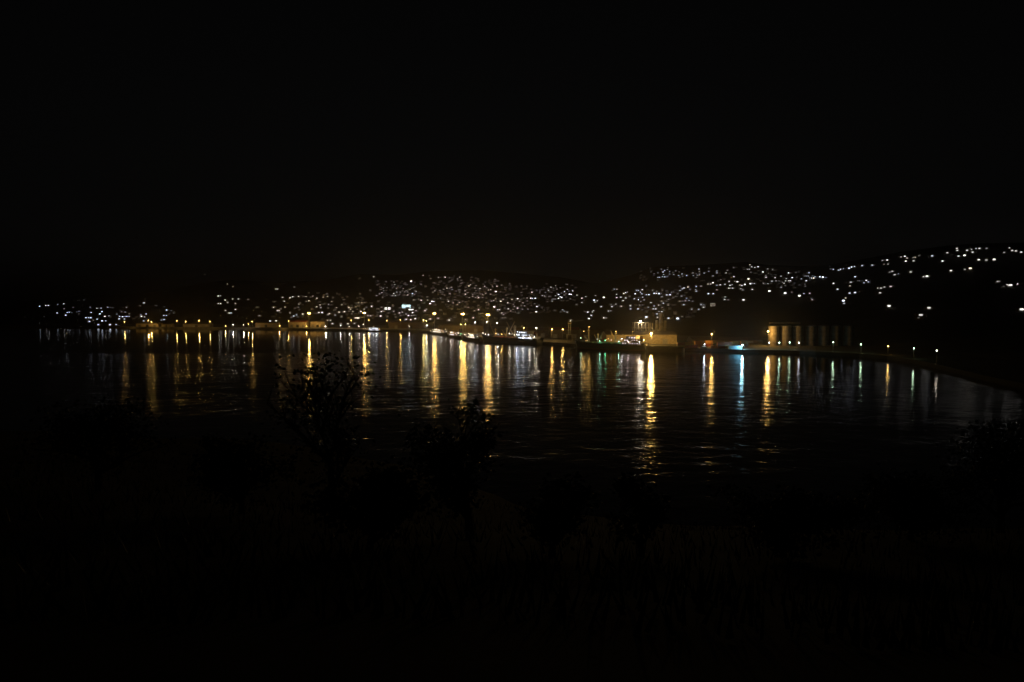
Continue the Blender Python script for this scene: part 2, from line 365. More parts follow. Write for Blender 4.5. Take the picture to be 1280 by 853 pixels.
# ------------------------------------------------------------------ ships and boats
def hull_mesh(b, Lg, B, H, sheer, raked=.12, n=22, depth=2.0):
    st = []
    for i in range(n + 1):
        s = i / n; x = -Lg / 2 + Lg * s
        hb = B / 2 * min(1, .72 + 1.6 * s) if s < .2 else B / 2
        if s > .68: q = (s - .68) / .32; hb = B / 2 * math.sqrt(max(0, 1 - q ** 2.3)) + .04
        hw = hb * (1 if s < .6 else 1 - .45 * ((s - .6) / .4) ** 1.5)
        if s < .12: hw *= .6 + .4 * s / .12
        z = H + sheer * max(0, (s - .6) / .4) ** 1.6 + sheer * .35 * max(0, (.2 - s) / .2) ** 1.5
        fw = raked * Lg * .5 * max(0, (s - .8) / .2) ** 1.5
        st.append((x, fw, hb, hw, z))
    vs = []; fs = []
    for x, fw, hb, hw, z in st:
        for sg in (-1, 1):
            vs += [(x - fw * .8, sg * hw * .75, -depth), (x - fw * .55, sg * hw, 0), (x - fw * .4, sg * (hw + hb) / 2, z * .45), (x, sg * hb, z), (x, sg * max(hb - .18, .01), z), (x, sg * max(hb - .18, .01), z - .95)]
    for i in range(n):
        for k in range(2):
            for j in range(5):
                a = i * 12 + k * 6 + j; fs.append((a, a + 12, a + 13, a + 1))
        a = i * 12 + 5; fs.append((a, a + 12, a + 18, a + 6))
    fs += [tuple(range(6)) + tuple(range(11, 5, -1))]
    fs += [tuple(n * 12 + k for k in range(6)) + tuple(n * 12 + k for k in range(11, 5, -1))]
    b.add(vs, fs); return st
WIN = {}
def window(parent, loc, wd, h, c=None, L=0, rz=0):
    k = (round(wd, 2), round(h, 2), c is None)
    if k not in WIN: WIN[k] = MB().box((0, 0, 0), (wd, .10, h)).mesh('window', M['glass'] if c is None else GLOW)
    o = link('window', WIN[k], parent, loc, rz)
    if c: glow(o, c, L)
    return o
def ship_frame(p_stern, p_bow, beam):
    d = p_bow - p_stern; a = math.atan2(d.y, d.x); n = Vector((-math.sin(a), math.cos(a), 0))
    if n.y < 0: n = -n
    c = (p_bow + p_stern) / 2 + n * beam / 2
    return Vector((c.x, c.y, 0)), a, d.length
def rail(b, pts, h=1.0):
    for p, q in zip(pts, pts[1:]):
        p, q = Vector(p), Vector(q)
        for k in (.5, 1): b.tube(p + Vector((0, 0, h * k)), q + Vector((0, 0, h * k)), .035, n=4)
        b.tube(p, p + Vector((0, 0, h)), .04, n=4)
def bulbs(t, pts, cs, L=9):
    for i, (x, y, z) in enumerate(pts):
        bk = MB().box((x, y, z + .3), (.16, .16, .3)).build('bulb_holder', M['dark'], t); o = link('bulb', lens_mesh(.24), bk, (x, y, z)); glow(o, cs[i % len(cs)], L * rnd.uniform(.3, 1.4))
def deck_lamp(t, loc, c, I, r=.28, post=0.0):
    x, y, z = loc; bd = MB()
    if post: bd.tube((x, y, z - post), (x, y, z + .3), .07, .05, 6)
    bd.box((x, y, z + .28), (.5, .5, .2), taper=.6)
    h = bd.build('deck_lamp', M['dark'], t); ln = link('lens', lens_mesh(r), h, (x, y, z + .12)); glow(ln, c, 20)
    light(t, (x, y, z - .4), c, I * .16, .22)
def cargo_ship(p_stern, p_bow, beam, H, hullm, label, hatches, masts, tiers, wcol, wL, lamps, decklit, boot=None):
    c, a, Lg = ship_frame(p_stern, p_bow, beam)
    t = thing('cargo_ship', c, a, label, 'ship')
    hb = MB(); st = hull_mesh(hb, Lg, beam, H, 2.2); hu = hb.build('hull', hullm, t, True)
    near = -1 if math.cos(a) > 0 else 1          # side of the hull that faces the open bay
    if boot:
        bb = MB()
        for (x0, f0, b0, w0, z0), (x1, f1, b1, w1, z1) in zip(st, st[1:]):
            for sg in (-1, 1):
                e = .04
                bb.add([(x0 - f0 * .55, sg * (w0 + e), .02), (x1 - f1 * .55, sg * (w1 + e), .02), (x1 - f1 * .45, sg * (w1 + (b1 - w1) * .17 + e), .9), (x0 - f0 * .45, sg * (w0 + (b0 - w0) * .17 + e), .9)], [(0, 1, 2, 3)])
        bb.build('boot_stripe', boot, hu)
    dz = H - .95
    hw = beam * .32
    for x0, x1, m in hatches:
        hh = MB().box(((x0 + x1) / 2 * Lg, 0, dz + .8), ((x1 - x0) * Lg, hw * 2, 1.6)).build('hatch', M[m], t)
        k = int((x1 - x0) * Lg / 3.2)
        for i in range(k):
            xx = (x0 + (x1 - x0) * (i + .5) / k) * Lg; MB().box((xx, 0, dz + 1.72), ((x1 - x0) * Lg / k - .25, hw * 2 - .3, .2)).build('hatch_cover', M[m], hh)
    for x, h, m, booms in masts:
        mb = MB(); X = x * Lg
        mb.tube((X, 0, dz), (X, 0, dz + h), .75, .5, 10); mb.box((X, 0, dz + .9), (2.6, 3.4, 1.8)); mb.box((X, 0, dz + h * .86), (.5, 4.2, .35))
        ms = mb.build('mast', M[m], t, False)
        for dx, dy, dh in booms:
            bo = MB(); e = Vector((X + dx, dy, dz + dh)); bo.tube((X + .6 * (1 if dx > 0 else -1), dy * .15, dz + 2.6), e, .32, .2, 7); bo.build('boom', M[m], t)
            st_ = MB(); st_.tube((X, dy * .3, dz + h * .97), e, .05, n=4); st_.tube(e, e - Vector((0, 0, dh * .45)), .04, n=4); st_.build('rigging', M['dark'], ms)
    sup = None
    for i, (x0, x1, z0, z1, wd, m) in enumerate(tiers):
        s_ = MB().box(((x0 + x1) / 2 * Lg, 0, dz + (z0 + z1) / 2), ((x1 - x0) * Lg, beam * wd, z1 - z0)).build('superstructure' if i == 0 else 'deckhouse', M[m], t)
        MB().box(((x0 + x1) / 2 * Lg, 0, dz + z1 + .06), ((x1 - x0) * Lg + 1.0, beam * wd + .9, .12)).build('deck_edge', M[m], s_)
        k = max(2, int((x1 - x0) * Lg / 2.0))
        for j in range(k):
            X = (x0 + (x1 - x0) * (j + .5) / k) * Lg
            on = rnd.random() < .75
            window(s_, (X, near * (beam * wd / 2 + .03), dz + z0 + (z1 - z0) * .6), .95, .85, wcol if on else None, wL * rnd.uniform(.3, 1.3))
        for j in range(int(beam * wd / 1.7)):
            Yy = -beam * wd / 2 + beam * wd * (j + .5) / int(beam * wd / 1.7)
            window(s_, (x1 * Lg + .03, Yy, dz + z0 + (z1 - z0) * .6), .95, .85, wcol if rnd.random() < .5 else None, wL * .5, math.pi / 2)
        rb = MB(); X0, X1, Yy, Z = x0 * Lg - .4, x1 * Lg + .4, beam * wd / 2 + .35, dz + z1 + .12
        rail(rb, [(X0, -Yy, Z), ((X0 + X1) / 2, -Yy, Z), (X1, -Yy, Z), (X1, Yy, Z), ((X0 + X1) / 2, Yy, Z), (X0, Yy, Z), (X0, -Yy, Z)]); rb.build('railing', M['white'], s_)
        sup = (x0, x1, z1)
    x0, x1, z1 = sup; xm = (x0 + x1) / 2 * Lg
    fx = tiers[0][0] * Lg + 2.2; fz = dz + tiers[0][3]
    fu = MB().tube((fx, 0, fz), (fx - .5, 0, fz + 5.0), 1.5, 1.2, 12).build('funnel', M['dark'], t)
    MB().tube((fx - .25, 0, fz + 3.4), (fx - .34, 0, fz + 4.3), 1.4, 1.36, 12).build('funnel_band', M['red'], fu)
    rm = MB().tube((xm, 0, dz + z1), (xm, 0, dz + z1 + 5.0), .16, .08, 6).tube((xm, -1.5, dz + z1 + 3.2), (xm, 1.5, dz + z1 + 3.2), .06, n=5); rm.box((xm, 0, dz + z1 + 4.2), (.3, 2.2, .25)); rm.build('radar_mast', M['buff'], t)
    for sg in (-1, 1):
        lb = MB().ball((tiers[0][0] * Lg + 5.5, sg * (beam / 2 - 1.1), dz + tiers[0][3] + 1.1), 1.0, 10, sq=.6); MB_v = lb.v
        lb.v = [((x - (tiers[0][0] * Lg + 5.5)) * 2.6 + tiers[0][0] * Lg + 5.5, y, z) for x, y, z in MB_v]; lb.build('lifeboat', M['orange'], t, True)
    fb = MB(); xs = Lg * .5 - 6; fb.box((xs - 1, 0, st[-4][4] - .3), (2.2, 2.4, 1.2)); fb.tube((xs + 2.2, 0, st[-3][4] - .9), (xs + 2.2, 0, st[-3][4] + 5), .16, .1, 6); fb.build('windlass', M['dark'], t)
    rb = MB()
    pts = [(x, near * (bq - .1), z) for x, f, bq, ww, z in st[1:-1:1]]
    rail(rb, pts, 1.0); rb.build('side_railing', M['white'], t)
    for x, y, z, c_, I, post in lamps: deck_lamp(t, (x * Lg, y * beam * near, dz + z), c_, I, post=post)
    bulbs(t, [(Lg * rnd.uniform(-.42, .46), near * beam * rnd.uniform(.2, .42), dz + rnd.uniform(1.2, 5)) for _ in range(14)], [wcol, 'w', 'n', 'o'], 6)
    return t
cargo_ship(on_water(669, 431.6), on_water(596.5, 427.3), 13, 5.6, M['dkgreen'], 'dark green-hulled cargo ship with white lit deckhouse and raised derricks',
           [(-.20, -.06, 'orange'), (-.03, .08, 'red'), (.11, .22, 'red')],
           [(-.09, 13.5, 'buff', [(6, -3, 13), (9.5, 3, 17)]), (.05, 11, 'buff', [(-9, -3, 17.5), (5, 2.5, 9)]), (.25, 10, 'buff', [(7, 2, 15)])],
           [(-.44, -.17, 0, 2.7, .86, 'white'), (-.40, -.19, 2.7, 5.3, .74, 'white'), (-.36, -.21, 5.3, 7.8, .62, 'white')], 'b', 4,
           [(-.165, .30, 4.6, 'b', 190, 0), (-.19, .33, 7.2, 'b', 120, 0), (-.30, .46, 2.3, 'n', 110, 0), (-.40, .46, 2.6, 'w', 130, 0), (-.45, .25, 3.4, 'w', 120, 2), (-.12, .22, 4.0, 'w', 60, 4), (.09, .30, 4.2, 'o', 300, 4.2), (-.04, .25, 5.2, 'w', 220, 5.2), (.20, .25, 4.6, 'o', 120, 4.6), (.40, .2, 3.4, 'p', 90, 2.6), (.47, .06, 4.4, 'n', 70, 2.5), (.31, .36, 3.0, 'n', 60, 3)], None)
cargo_ship(on_water(804, 438.9), on_water(713, 435.6), 14, 5.2, M['black'], 'black cargo ship with green lit deck and several masts',
           [(-.18, -.10, 'green'), (-.05, .13, 'green'), (.20, .27, 'green')],
           [(-.085, 11, 'buff', [(6, -3, 12), (-6, -3, 9)]), (.16, 9.5, 'buff', [(-6, 3, 9), (5, -3, 8)]), (.29, 13.5, 'buff', [(5, -2, 6)])],
           [(-.46, -.21, 0, 2.6, .84, 'cream'), (-.42, -.23, 2.6, 5.0, .72, 'cream'), (-.38, -.25, 5.0, 7.2, .55, 'white')], 'p', 2.2,
           [(.37, .30, 5.0, 'g', 110, 5), (.095, .36, 2.8, 't', 150, 2.8), (-.165, .36, 2.9, 't', 120, 2.9), (.045, .1, 3.2, 'e', 60, 3.2), (.355, .05, 10.8, 'o', 420, 10.5), (.285, .0, 14.6, 'o', 260, 0), (-.08, -.1, 11.0, 'o', 420, 0), (-.20, .3, 5.2, 'n', 60, 0), (-.30, .45, 3.0, 'p', 50, 0), (-.44, .4, 3.0, 'n', 60, 0)], None, M['maroon'])

def work_boat(pl, pr, beam, H, hullm, cabm, label, wcol, wL, lamps, bow_left=True, cab=(-.30, .10), tiers=2, name='fishing_boat', cat='boat', arch=False):
    bow, stern = (pl, pr) if bow_left else (pr, pl)
    c, a, Lg = ship_frame(stern, bow, beam); near = -1 if math.cos(a) > 0 else 1
    t = thing(name, c, a, label, cat)
    hb = MB(); st = hull_mesh(hb, Lg, beam, H, 1.1, n=14, depth=1.2); hb.build('hull', hullm, t, True); dz = H - .95
    z = dz; x0, x1 = cab
    for k in range(tiers):
        wd = .7 - .14 * k; h = 2.4
        s_ = MB().box(((x0 + x1) / 2 * Lg, 0, z + h / 2), ((x1 - x0) * Lg, beam * wd, h), taper=.95).build('cabin' if k == 0 else 'wheelhouse', M[cabm], t)
        MB().box(((x0 + x1) / 2 * Lg, 0, z + h + .07), ((x1 - x0) * Lg + .7, beam * wd + .6, .14)).build('cabin_roof', M[cabm], s_)
        n = max(2, int((x1 - x0) * Lg / 1.6))
        for j in range(n): window(s_, ((x0 + (x1 - x0) * (j + .5) / n) * Lg, near * (beam * wd / 2 + .02), z + h * .62), .9, .8, wcol if rnd.random() < .8 else None, wL * rnd.uniform(.4, 1.2))
        z += h; x0 += .06; x1 -= .04
    xm = (x0 + x1) / 2 * Lg
    MB().tube((xm, 0, z), (xm, 0, z + 4.0), .12, .06, 6).tube((xm, -1, z + 2.6), (xm, 1, z + 2.6), .05, n=5).build('mast', M['buff'], t)
    MB().tube((.28 * Lg, 0, dz), (.28 * Lg, 0, dz + 5.5), .16, .1, 6).tube((.28 * Lg, 0, dz + 1.4), (.06 * Lg, near * .8, dz + 5.6), .1, .07, 6).build('boom', M['buff'], t)
    rb = MB(); rail(rb, [(x, near * max(bq - .1, .02), zz) for x, f, bq, ww, zz in st[1:-1]], .8); rb.build('railing', M['white'], t)
    if arch:
        ab = MB(); X = -.42 * Lg
        for sg in (-1, 1): ab.tube((X, sg * beam * .38, dz), (X, sg * beam * .3, dz + 4), .16, n=6)
        ab.tube((X, -beam * .3, dz + 4), (X, beam * .3, dz + 4), .16, n=6); ab.build('stern_gantry', M['white'], t)
    for i in range(5):
        MB().tube(((-.3 + .13 * i) * Lg, near * (beam / 2 + .04), H * .5), ((-.3 + .13 * i) * Lg, near * (beam / 2 + .3), H * .5), .42, .42, 10).build('tyre_fender', M['rubber'], t)
    for x, y, zz, c_, I, post in lamps: deck_lamp(t, (x * Lg, y * beam * near, dz + zz), c_, I, .24, post)
    MB().tube((-.44 * Lg, near * beam * .2, dz + 3.2), (x0 * Lg, near * beam * .2, dz + 4.6), .04, n=4).tube((x1 * Lg, near * beam * .2, dz + 4.8), (.44 * Lg, near * beam * .12, dz + 3.6), .04, n=4).build('stay', M['dark'], t)
    bulbs(t, [(Lg * rnd.uniform(-.44, .44), near * beam * rnd.uniform(.15, .4), dz + rnd.uniform(1.4, 4.4)) for _ in range(9)], ['w', 'o', 'p', 'n', 'w', 'y'])
    return t
work_boat(on_water(536, 417.6), on_water(558, 420.2), 7, 3.4, M['black'], 'cream', 'fishing boat with cream wheelhouse at the end of the pier', 'w', 3.5,
          [(.1, .35, 5.6, 'w', 110, 3), (-.2, .4, 3.4, 'n', 70, 0), (-.38, .2, 6, 'w', 90, 3.6), (.38, .1, 3.6, 'n', 60, 2.5)], tiers=2, cab=(-.15, .3))
work_boat(on_water(557.5, 421.4), on_water(575, 424), 6.5, 3.2, M['maroon'], 'cream', 'second fishing boat along the pier, with a pinkish lit cabin', 'p', 3,
          [(.2, .38, 4.2, 'w', 90, 2.2), (-.3, .3, 4.6, 'n', 50, 3), (-.47, .25, 3.4, 'e', 150, 2.2)], tiers=2, cab=(-.02, .3))
work_boat(on_water(575, 424.6), on_water(598, 428.2), 7, 3.6, M['maroon'], 'white', 'third fishing boat along the pier with white stern gantry', 'w', 3.5,
          [(-.1, .42, 3.6, 'w', 130, 0), (.05, .4, 5.2, 'w', 90, 0), (-.42, .35, 3.2, 'p', 90, 2.6), (.38, .1, 3.2, 'w', 30, 2.2)], tiers=2, cab=(-.25, .08), arch=True)
work_boat(on_water(454, 414.4), on_water(476, 415), 6, 2.0, M['black'], 'white', 'white motor yacht lying alone at the far quay', 'b', 4,
          [(.12, .55, 3.4, 'n', 60, 0), (-.25, .55, 3.2, 'n', 60, 0), (-.05, .3, 6.4, 'n', 50, 1.4)], tiers=2, cab=(-.36, .28), name='motor_yacht')

c, a, Lg = ship_frame(on_water(854, 441.4), on_water(806, 440.2), 8.5)
t = thing('barge', c, a, 'dark unlit barge moored astern of the black cargo ship', 'barge')
hb = MB(); st = hull_mesh(hb, Lg, 8.5, 4.4, .5, raked=.05, n=14, depth=1.5); hb.build('hull', M['maroon'], t, True)
hh = MB().box((-1, 0, 4.2), (Lg * .62, 5.6, 1.4)).build('hatch', M['dark'], t)
for i in range(6): MB().box((-1 - Lg * .31 + Lg * .62 * (i + .5) / 6, 0, 4.98), (Lg * .62 / 6 - .2, 5.2, .16)).build('hatch_cover', M['tin'], hh)
for sx in (-.4, .38):
    for sy in (-2.6, 2.6): MB().tube((sx * Lg, sy, 3.45), (sx * Lg, sy, 4.3), .22, .26, 8).build('bollard', M['dark'], t)
MB().tube((Lg * .36, 0, 3.45), (Lg * .36, 0, 7.4), .1, .06, 6).build('flagstaff', M['steel'], t)

# ------------------------------------------------------------------ port buildings
def warehouse(px0, px1, ytop, D, depth, wallm, roofm, label, doors=3, group=None, zeave=None, rot=0.0):
    a, b_ = at(px0, ytop, D), at(px1, ytop, D); L_ = b_.x - a.x; h = max(2.5, a.z - GZ - .4)
    rise = min(3.0, depth * .12); eave = max(2.2, h - rise * .2)
    t = thing('warehouse', ((a.x + b_.x) / 2, D, GZ), rot, label, 'warehouse', group)
    wb = MB().box((0, depth / 2, eave / 2), (L_, depth, eave)); 
    for sx in (-1, 1): wb.add([(sx * L_ / 2, 0, eave), (sx * L_ / 2, depth, eave), (sx * L_ / 2, depth / 2, eave + rise)], [(0, 1, 2)])
    w_ = wb.build('wall', M[wallm], t)
    MB().gable((0, depth / 2, eave + .05), L_, depth, rise, .5, .18).build('roof', M[roofm], t)
    for i in range(doors):
        x = -L_ / 2 + L_ * (i + .5) / doors; hh = min(4.5, eave * .7); MB().box((x, -.04, hh / 2), (min(4.5, L_ / doors * .5), .16, hh)).build('door', M['dark' if i % 2 else 'steel'], t)
    return t
for px0, px1, yt, D, dp, wm, rm, lb in [
    (170, 198, 404.2, 1225, 16, 'cream', 'tin', 'low cream shed on the far quay below the paired lamps'),
    (202, 214, 405.2, 1215, 12, 'wall2', 'tin', 'small ochre shed between two longer sheds on the far quay'),
    (229, 262, 404.8, 1212, 14, 'wall', 'tin', 'long pale shed under four lamp posts on the far quay'),
    (319, 346, 403.4, 1185, 16, 'wall2', 'tin', 'ochre shed with tin roof on the far quay'),
    (361, 383, 402.0, 1182, 20, 'cream', 'red', 'cream shed with red roof left of the tall mast on the far quay'),
    (388, 406, 401.8, 1190, 20, 'cream', 'tin', 'cream shed with tin roof right of the tall mast on the far quay'),
    (486, 541, 402.8, 1120, 24, 'dwall', 'tin', 'long ochre warehouse at the root of the pier'),
    (548, 604, 407, 930, 18, 'dwall', 'tin', 'long warehouse behind the moored fishing boats'),
    (640, 686, 412, 770, 22, 'dwall', 'tin', 'pale warehouse behind the lit stern of the green-hulled ship'),
    (688, 724, 411.4, 745, 22, 'dwall', 'red', 'red-roofed warehouse between the two cargo ships'),
    (727, 757, 411.8, 720, 20, 'dwall', 'tin', 'grey-roofed warehouse behind the masts of the black ship'),
    (758, 846, 417.3, 622, 34, 'wall2', 'tin', 'big ochre warehouse lit by the brightest lamp'),
    (866, 953, 424.4, 640, 22, 'dwall', 'tin', 'long dim warehouse behind the cargo containers')]:
    warehouse(px0, px1, yt, D, dp, wm, rm, lb)
# open framed loading tower behind the big warehouse
pa, pb = at(793, 404, 668), at(816, 404, 668); Wd = pb.x - pa.x; Ht = pa.z - GZ
t = thing('loading_tower', ((pa.x + pb.x) / 2, 668, GZ), 0, 'open framed concrete tower rising behind the big warehouse', 'tower')
MB().box((0, 6, Ht / 4), (Wd, 10, Ht / 2)).build('wall', M['wall2'], t)
for i in range(6):
    MB().box((-Wd / 2 + .4 + (Wd - .8) * i / 5, .6, Ht * .75), (.7, .7, Ht / 2)).build('column', M['cream'], t)
    MB().box((-Wd / 2 + .4 + (Wd - .8) * i / 5, 11.0, Ht * .75), (.7, .7, Ht / 2)).build('column', M['cream'], t)
for z in (.5, .72): MB().box((0, 5.8, Ht * z + .2), (Wd + .6, 11.4, .4)).build('floor_slab', M['cream'], t)
MB().box((-Wd * .12, 5.8, Ht + .25), (Wd * .8, 11.6, .5)).build('roof', M['cream'], t)
for i in range(5): window(t, (-Wd / 2 + Wd * (i + .5) / 5, .95, Ht * .38), 1.6, 1.4)
pl = at(801.6, 401.4, 664); MB().tube((pl.x - (pa.x + pb.x) / 2, .2, Ht * .9), (pl.x - (pa.x + pb.x) / 2, .2, pl.z - GZ + .5), .1, n=6).build('lamp_pole', M['steel'], t)
hd = MB().box((pl.x - (pa.x + pb.x) / 2, -.5, pl.z - GZ + .45), (1.1, 1.2, .35), taper=.7).build('roof_floodlight', M['dark'], t)
ln = link('lens', lens_mesh(.55), hd, (pl.x - (pa.x + pb.x) / 2, -.6, pl.z - GZ + .1)); glow(ln, 'w', 95)
light(t, (pl.x - (pa.x + pb.x) / 2, -1.0, pl.z - GZ - .5), 'w', 330, .5)
for px, py, r, lb in [(820.6, 400.5, 1.25, 'short chimney left of the tallest chimney'), (826.3, 391.5, 2.0, 'tallest chimney behind the big warehouse'), (831.4, 401, 1.25, 'short chimney right of the tallest chimney')]:
    p = at(px, py, 672); h = p.z - GZ; t = thing('chimney', (p.x, p.y, GZ), 0, lb, 'chimney', 'factory chimneys')
    MB().tube((0, 0, 0), (0, 0, h), r * 1.12, r, 20, cap=False).build('stack', M['silo'], t, True)
    for k in (.35, .68, .985): MB().tube((0, 0, h * k - .25), (0, 0, h * k + .25), r * 1.16, r * 1.15, 20).build('ring', M['steel'], t)
    ldr = MB(); ldr.box((-.25, -r * 1.2, h / 2), (.07, .07, h)); ldr.box((.25, -r * 1.2, h / 2), (.07, .07, h))
    for i in range(int(h / .6)): ldr.box((0, -r * 1.2, .4 + i * .6), (.5, .05, .05))
    ldr.build('ladder', M['steel'], t)
SIL = ['grain silo nearest the bright amber lamp, first of the row', 'second grain silo of the row, catching the amber light', 'third grain silo of the row, catching the amber light', 'fourth grain silo of the row, its edge dimly lit', 'fifth grain silo of the row, almost dark', 'sixth grain silo of the row, almost dark', 'last grain silo of the row, unlit, at the end away from the amber lamp']
for i in range(7):
    p = at(967 + 15.6 * i, 407.6, 596); h = p.z - GZ; r = 4.3
    t = thing('grain_silo', (p.x, p.y, GZ), 0, SIL[i], 'silo', 'grain silos by the shore')
    MB().tube((0, 0, 0), (0, 0, h), r, r, 28).build('drum', M['silo'], t)
    MB().tube((0, 0, h), (0, 0, h + 1.1), r * .98, .8, 28).build('roof', M['steel'], t)
    for k in (.2, .4, .6, .8, .97): MB().tube((0, 0, h * k - .12), (0, 0, h * k + .12), r + .07, n=28).build('hoop', M['steel'], t)
pa, pb = at(962, 403.2, 598), at(1000, 403.2, 598)
t = thing('conveyor_gallery', (pa.x, 598, pa.z - 1.6), 0, 'narrow conveyor gallery along the tops of the first silos', 'conveyor')
MB().box(((pb.x - pa.x) / 2, 0, .8), (pb.x - pa.x, 2.2, 1.6)).build('gallery', M['dwall'], t)
MB().box(((pb.x - pa.x) / 2, 0, 1.72), (pb.x - pa.x + .6, 2.8, .2)).build('roof', M['tin'], t)
lg = [MB().box((x, 0, -1.2), (.4, 1.6, 2.4)).build('leg', M['steel'], t) for x in (4.0, 14.9, 25.8)]
# harbour crane between the ships
pc = at(712, 402, 688); hc = pc.z - GZ
t = thing('harbour_crane', (pc.x, pc.y, GZ), R(-12), 'lattice quay crane with a cab between the two cargo ships', 'crane')
for sx in (-1, 1):
    for sy in (-1, 1): MB().box((sx * 2.6, sy * 2.6, 3), (.6, .6, 6)).build('leg', M['steel'], t)
MB().box((0, 0, 6.2), (6.2, 6.2, .7)).build('portal', M['steel'], t)
tw = MB(); s = 1.1
for k in range(6):
    z0, z1 = 6.5 + (hc - 9) * k / 6, 6.5 + (hc - 9) * (k + 1) / 6
    for a, q in (((-s, -s), (s, -s)), ((s, -s), (s, s)), ((s, s), (-s, s)), ((-s, s), (-s, -s))):
        tw.tube((*a, z0), (*a, z1), .12, n=5); tw.tube((*a, z0), (*q, z1), .07, n=4); tw.tube((*a, z1), (*q, z1), .07, n=4)
tw.build('tower', M['steel'], t)
cb = MB().box((0, 0, hc - 1.3), (3.2, 3.0, 2.4)).build('cab', M['cream'], t); window(cb, (0, -1.53, hc - 1.0), 2.4, 1.1)
jb = MB()
for y in (-.6, .6):
    jb.tube((1.2, y, hc - .6), (14, y * .4, hc + 1.0), .1, n=5); jb.tube((1.2, 0, hc + .9), (14, 0, hc + 1.5), .08, n=5)
    for k in range(8): jb.tube((1.2 + 1.6 * k, y * (1 - .075 * k), hc - .6 + .2 * k), (2.0 + 1.6 * k, 0, hc + .95 + .075 * k), .05, n=4)
jb.build('jib', M['steel'], t)
MB().tube((0, 0, hc - .1), (0, 0, hc + 3.0), .15, .1, 6).tube((0, 0, hc + 3), (13.5, 0, hc + 1.5), .05, n=4).tube((13.8, 0, hc + 1), (13.8, 0, hc - 9), .04, n=4).build('cable', M['dark'], t)
deck_lamp(t, (.9, -1.3, hc + .4), 'w', 40, .22)

# cargo containers and parked vehicles on the quay
CM = {}
def container(p, rz, m, length, label, group):
    t = thing('cargo_container', p, rz, label, 'container', group)
    if (m, length) not in CM:
        bx = MB().box((0, 0, 1.3), (length, 2.36, 2.5))
        n = int(length / .55)
        for i in range(n): bx.box((-length / 2 + .3 + (length - .6) * (i + .5) / n, 0, 1.3), (.24, 2.42, 2.3))
        fr = MB()
        for sx in (-1, 1):
            for sy in (-1, 1): fr.box((sx * (length / 2 - .07), sy * 1.16, 1.3), (.16, .16, 2.6))
        for z in (.08, 2.52):
            for sy in (-1, 1): fr.box((0, sy * 1.18, z), (length - .3, .1, .15))
        CM[m, length] = (bx.mesh('body', M[m]), fr.mesh('frame', M['dark' if m == 'red' else m]), MB().box((0, 0, 1.3), (.06, 2.2, 2.35)).mesh('door', M['steel']))
    a, b_, d = CM[m, length]; link('body', a, t); link('frame', b_, t); link('door', d, t, (length / 2 + .03, 0, 0)); return t
GC = 'cargo containers stacked on the quay'
rows = [(851, 552, 'orange', 2), (858.6, 553, 'red', 2), (867, 560, 'red', 1), (893, 556, 'orange', 1), (901, 553, 'red', 2), (909.5, 556, 'orange', 2), (918, 566, 'red', 2), (873, 572, 'orange', 2), (886, 578, 'red', 2), (930, 572, 'red', 2)]
for px, D, m, n in rows:
    for k in range(n):
        p = at(px, 430, D); p.z = GZ + 2.64 * k; m2 = m if k == 0 else rnd.choice(['orange', 'red', 'cream'])
        low = 'on the quay' if n == 1 else ('at the bottom of its pair' if k == 0 else 'on top of its pair')
        container(p, R(rnd.uniform(-6, 6)), m2, 6.06, f"{ {'orange': 'orange', 'red': 'rust red', 'cream': 'cream'}[m2] } cargo container {'standing singly ' if n == 1 else ''}{low} by the dim warehouse", GC)
p = at(918.5, 432, 545); p.z = GZ; container(p, R(3), 'blue', 10.4, 'long pale blue container lit by the cold lamp', None)
def van(p, rz, m, label):
    t = thing('van', p, rz, label, 'van')
    v = MB(); pr = [(-2.6, .45), (2.5, .45), (2.6, 1.0), (1.7, 1.2), (1.05, 2.1), (-2.6, 2.15)]
    for x, z in pr: v.v += [(x, -.95, z), (x, .95, z)]
    n = len(pr); v.f = [tuple(range(0, 2 * n, 2)), tuple(range(2 * n - 1, 0, -2))] + [(2 * i, 2 * i + 1, (2 * i + 3) % (2 * n), (2 * i + 2) % (2 * n)) for i in range(n)]; v.m = [0] * len(v.f)
    bd = v.build('body', M[m], t)
    for sx in (-1.65, 1.65):
        for sy in (-1, 1):
            wh = MB().tube((sx, sy * .72, .38), (sx, sy * .98, .38), .38, n=14).build('wheel', M['rubber'], t); MB().tube((sx, sy * .98, .38), (sx, sy * 1.0, .38), .2, n=10).build('rim', M['steel'], wh)
    for sy in (-1, 1): MB().box((.75, sy * .96, 1.65), (1.0, .04, .6)).build('window', M['glass'], t); MB().box((2.6, sy * .65, .8), (.06, .3, .2)).build('headlight', M['white'], t)
    MB().add([(1.74, -.85, 1.22), (1.74, .85, 1.22), (1.1, .8, 2.05), (1.1, -.8, 2.05)], [(0, 1, 2, 3)]).build('windscreen', M['glass'], t)
p = at(879, 433, 547); p.z = GZ; van(p, R(174), 'white', 'white van parked under the small white lamp')
p = at(838, 432, 560); p.z = GZ; van(p, R(8), 'dark', 'dark van parked at the end of the big warehouse')

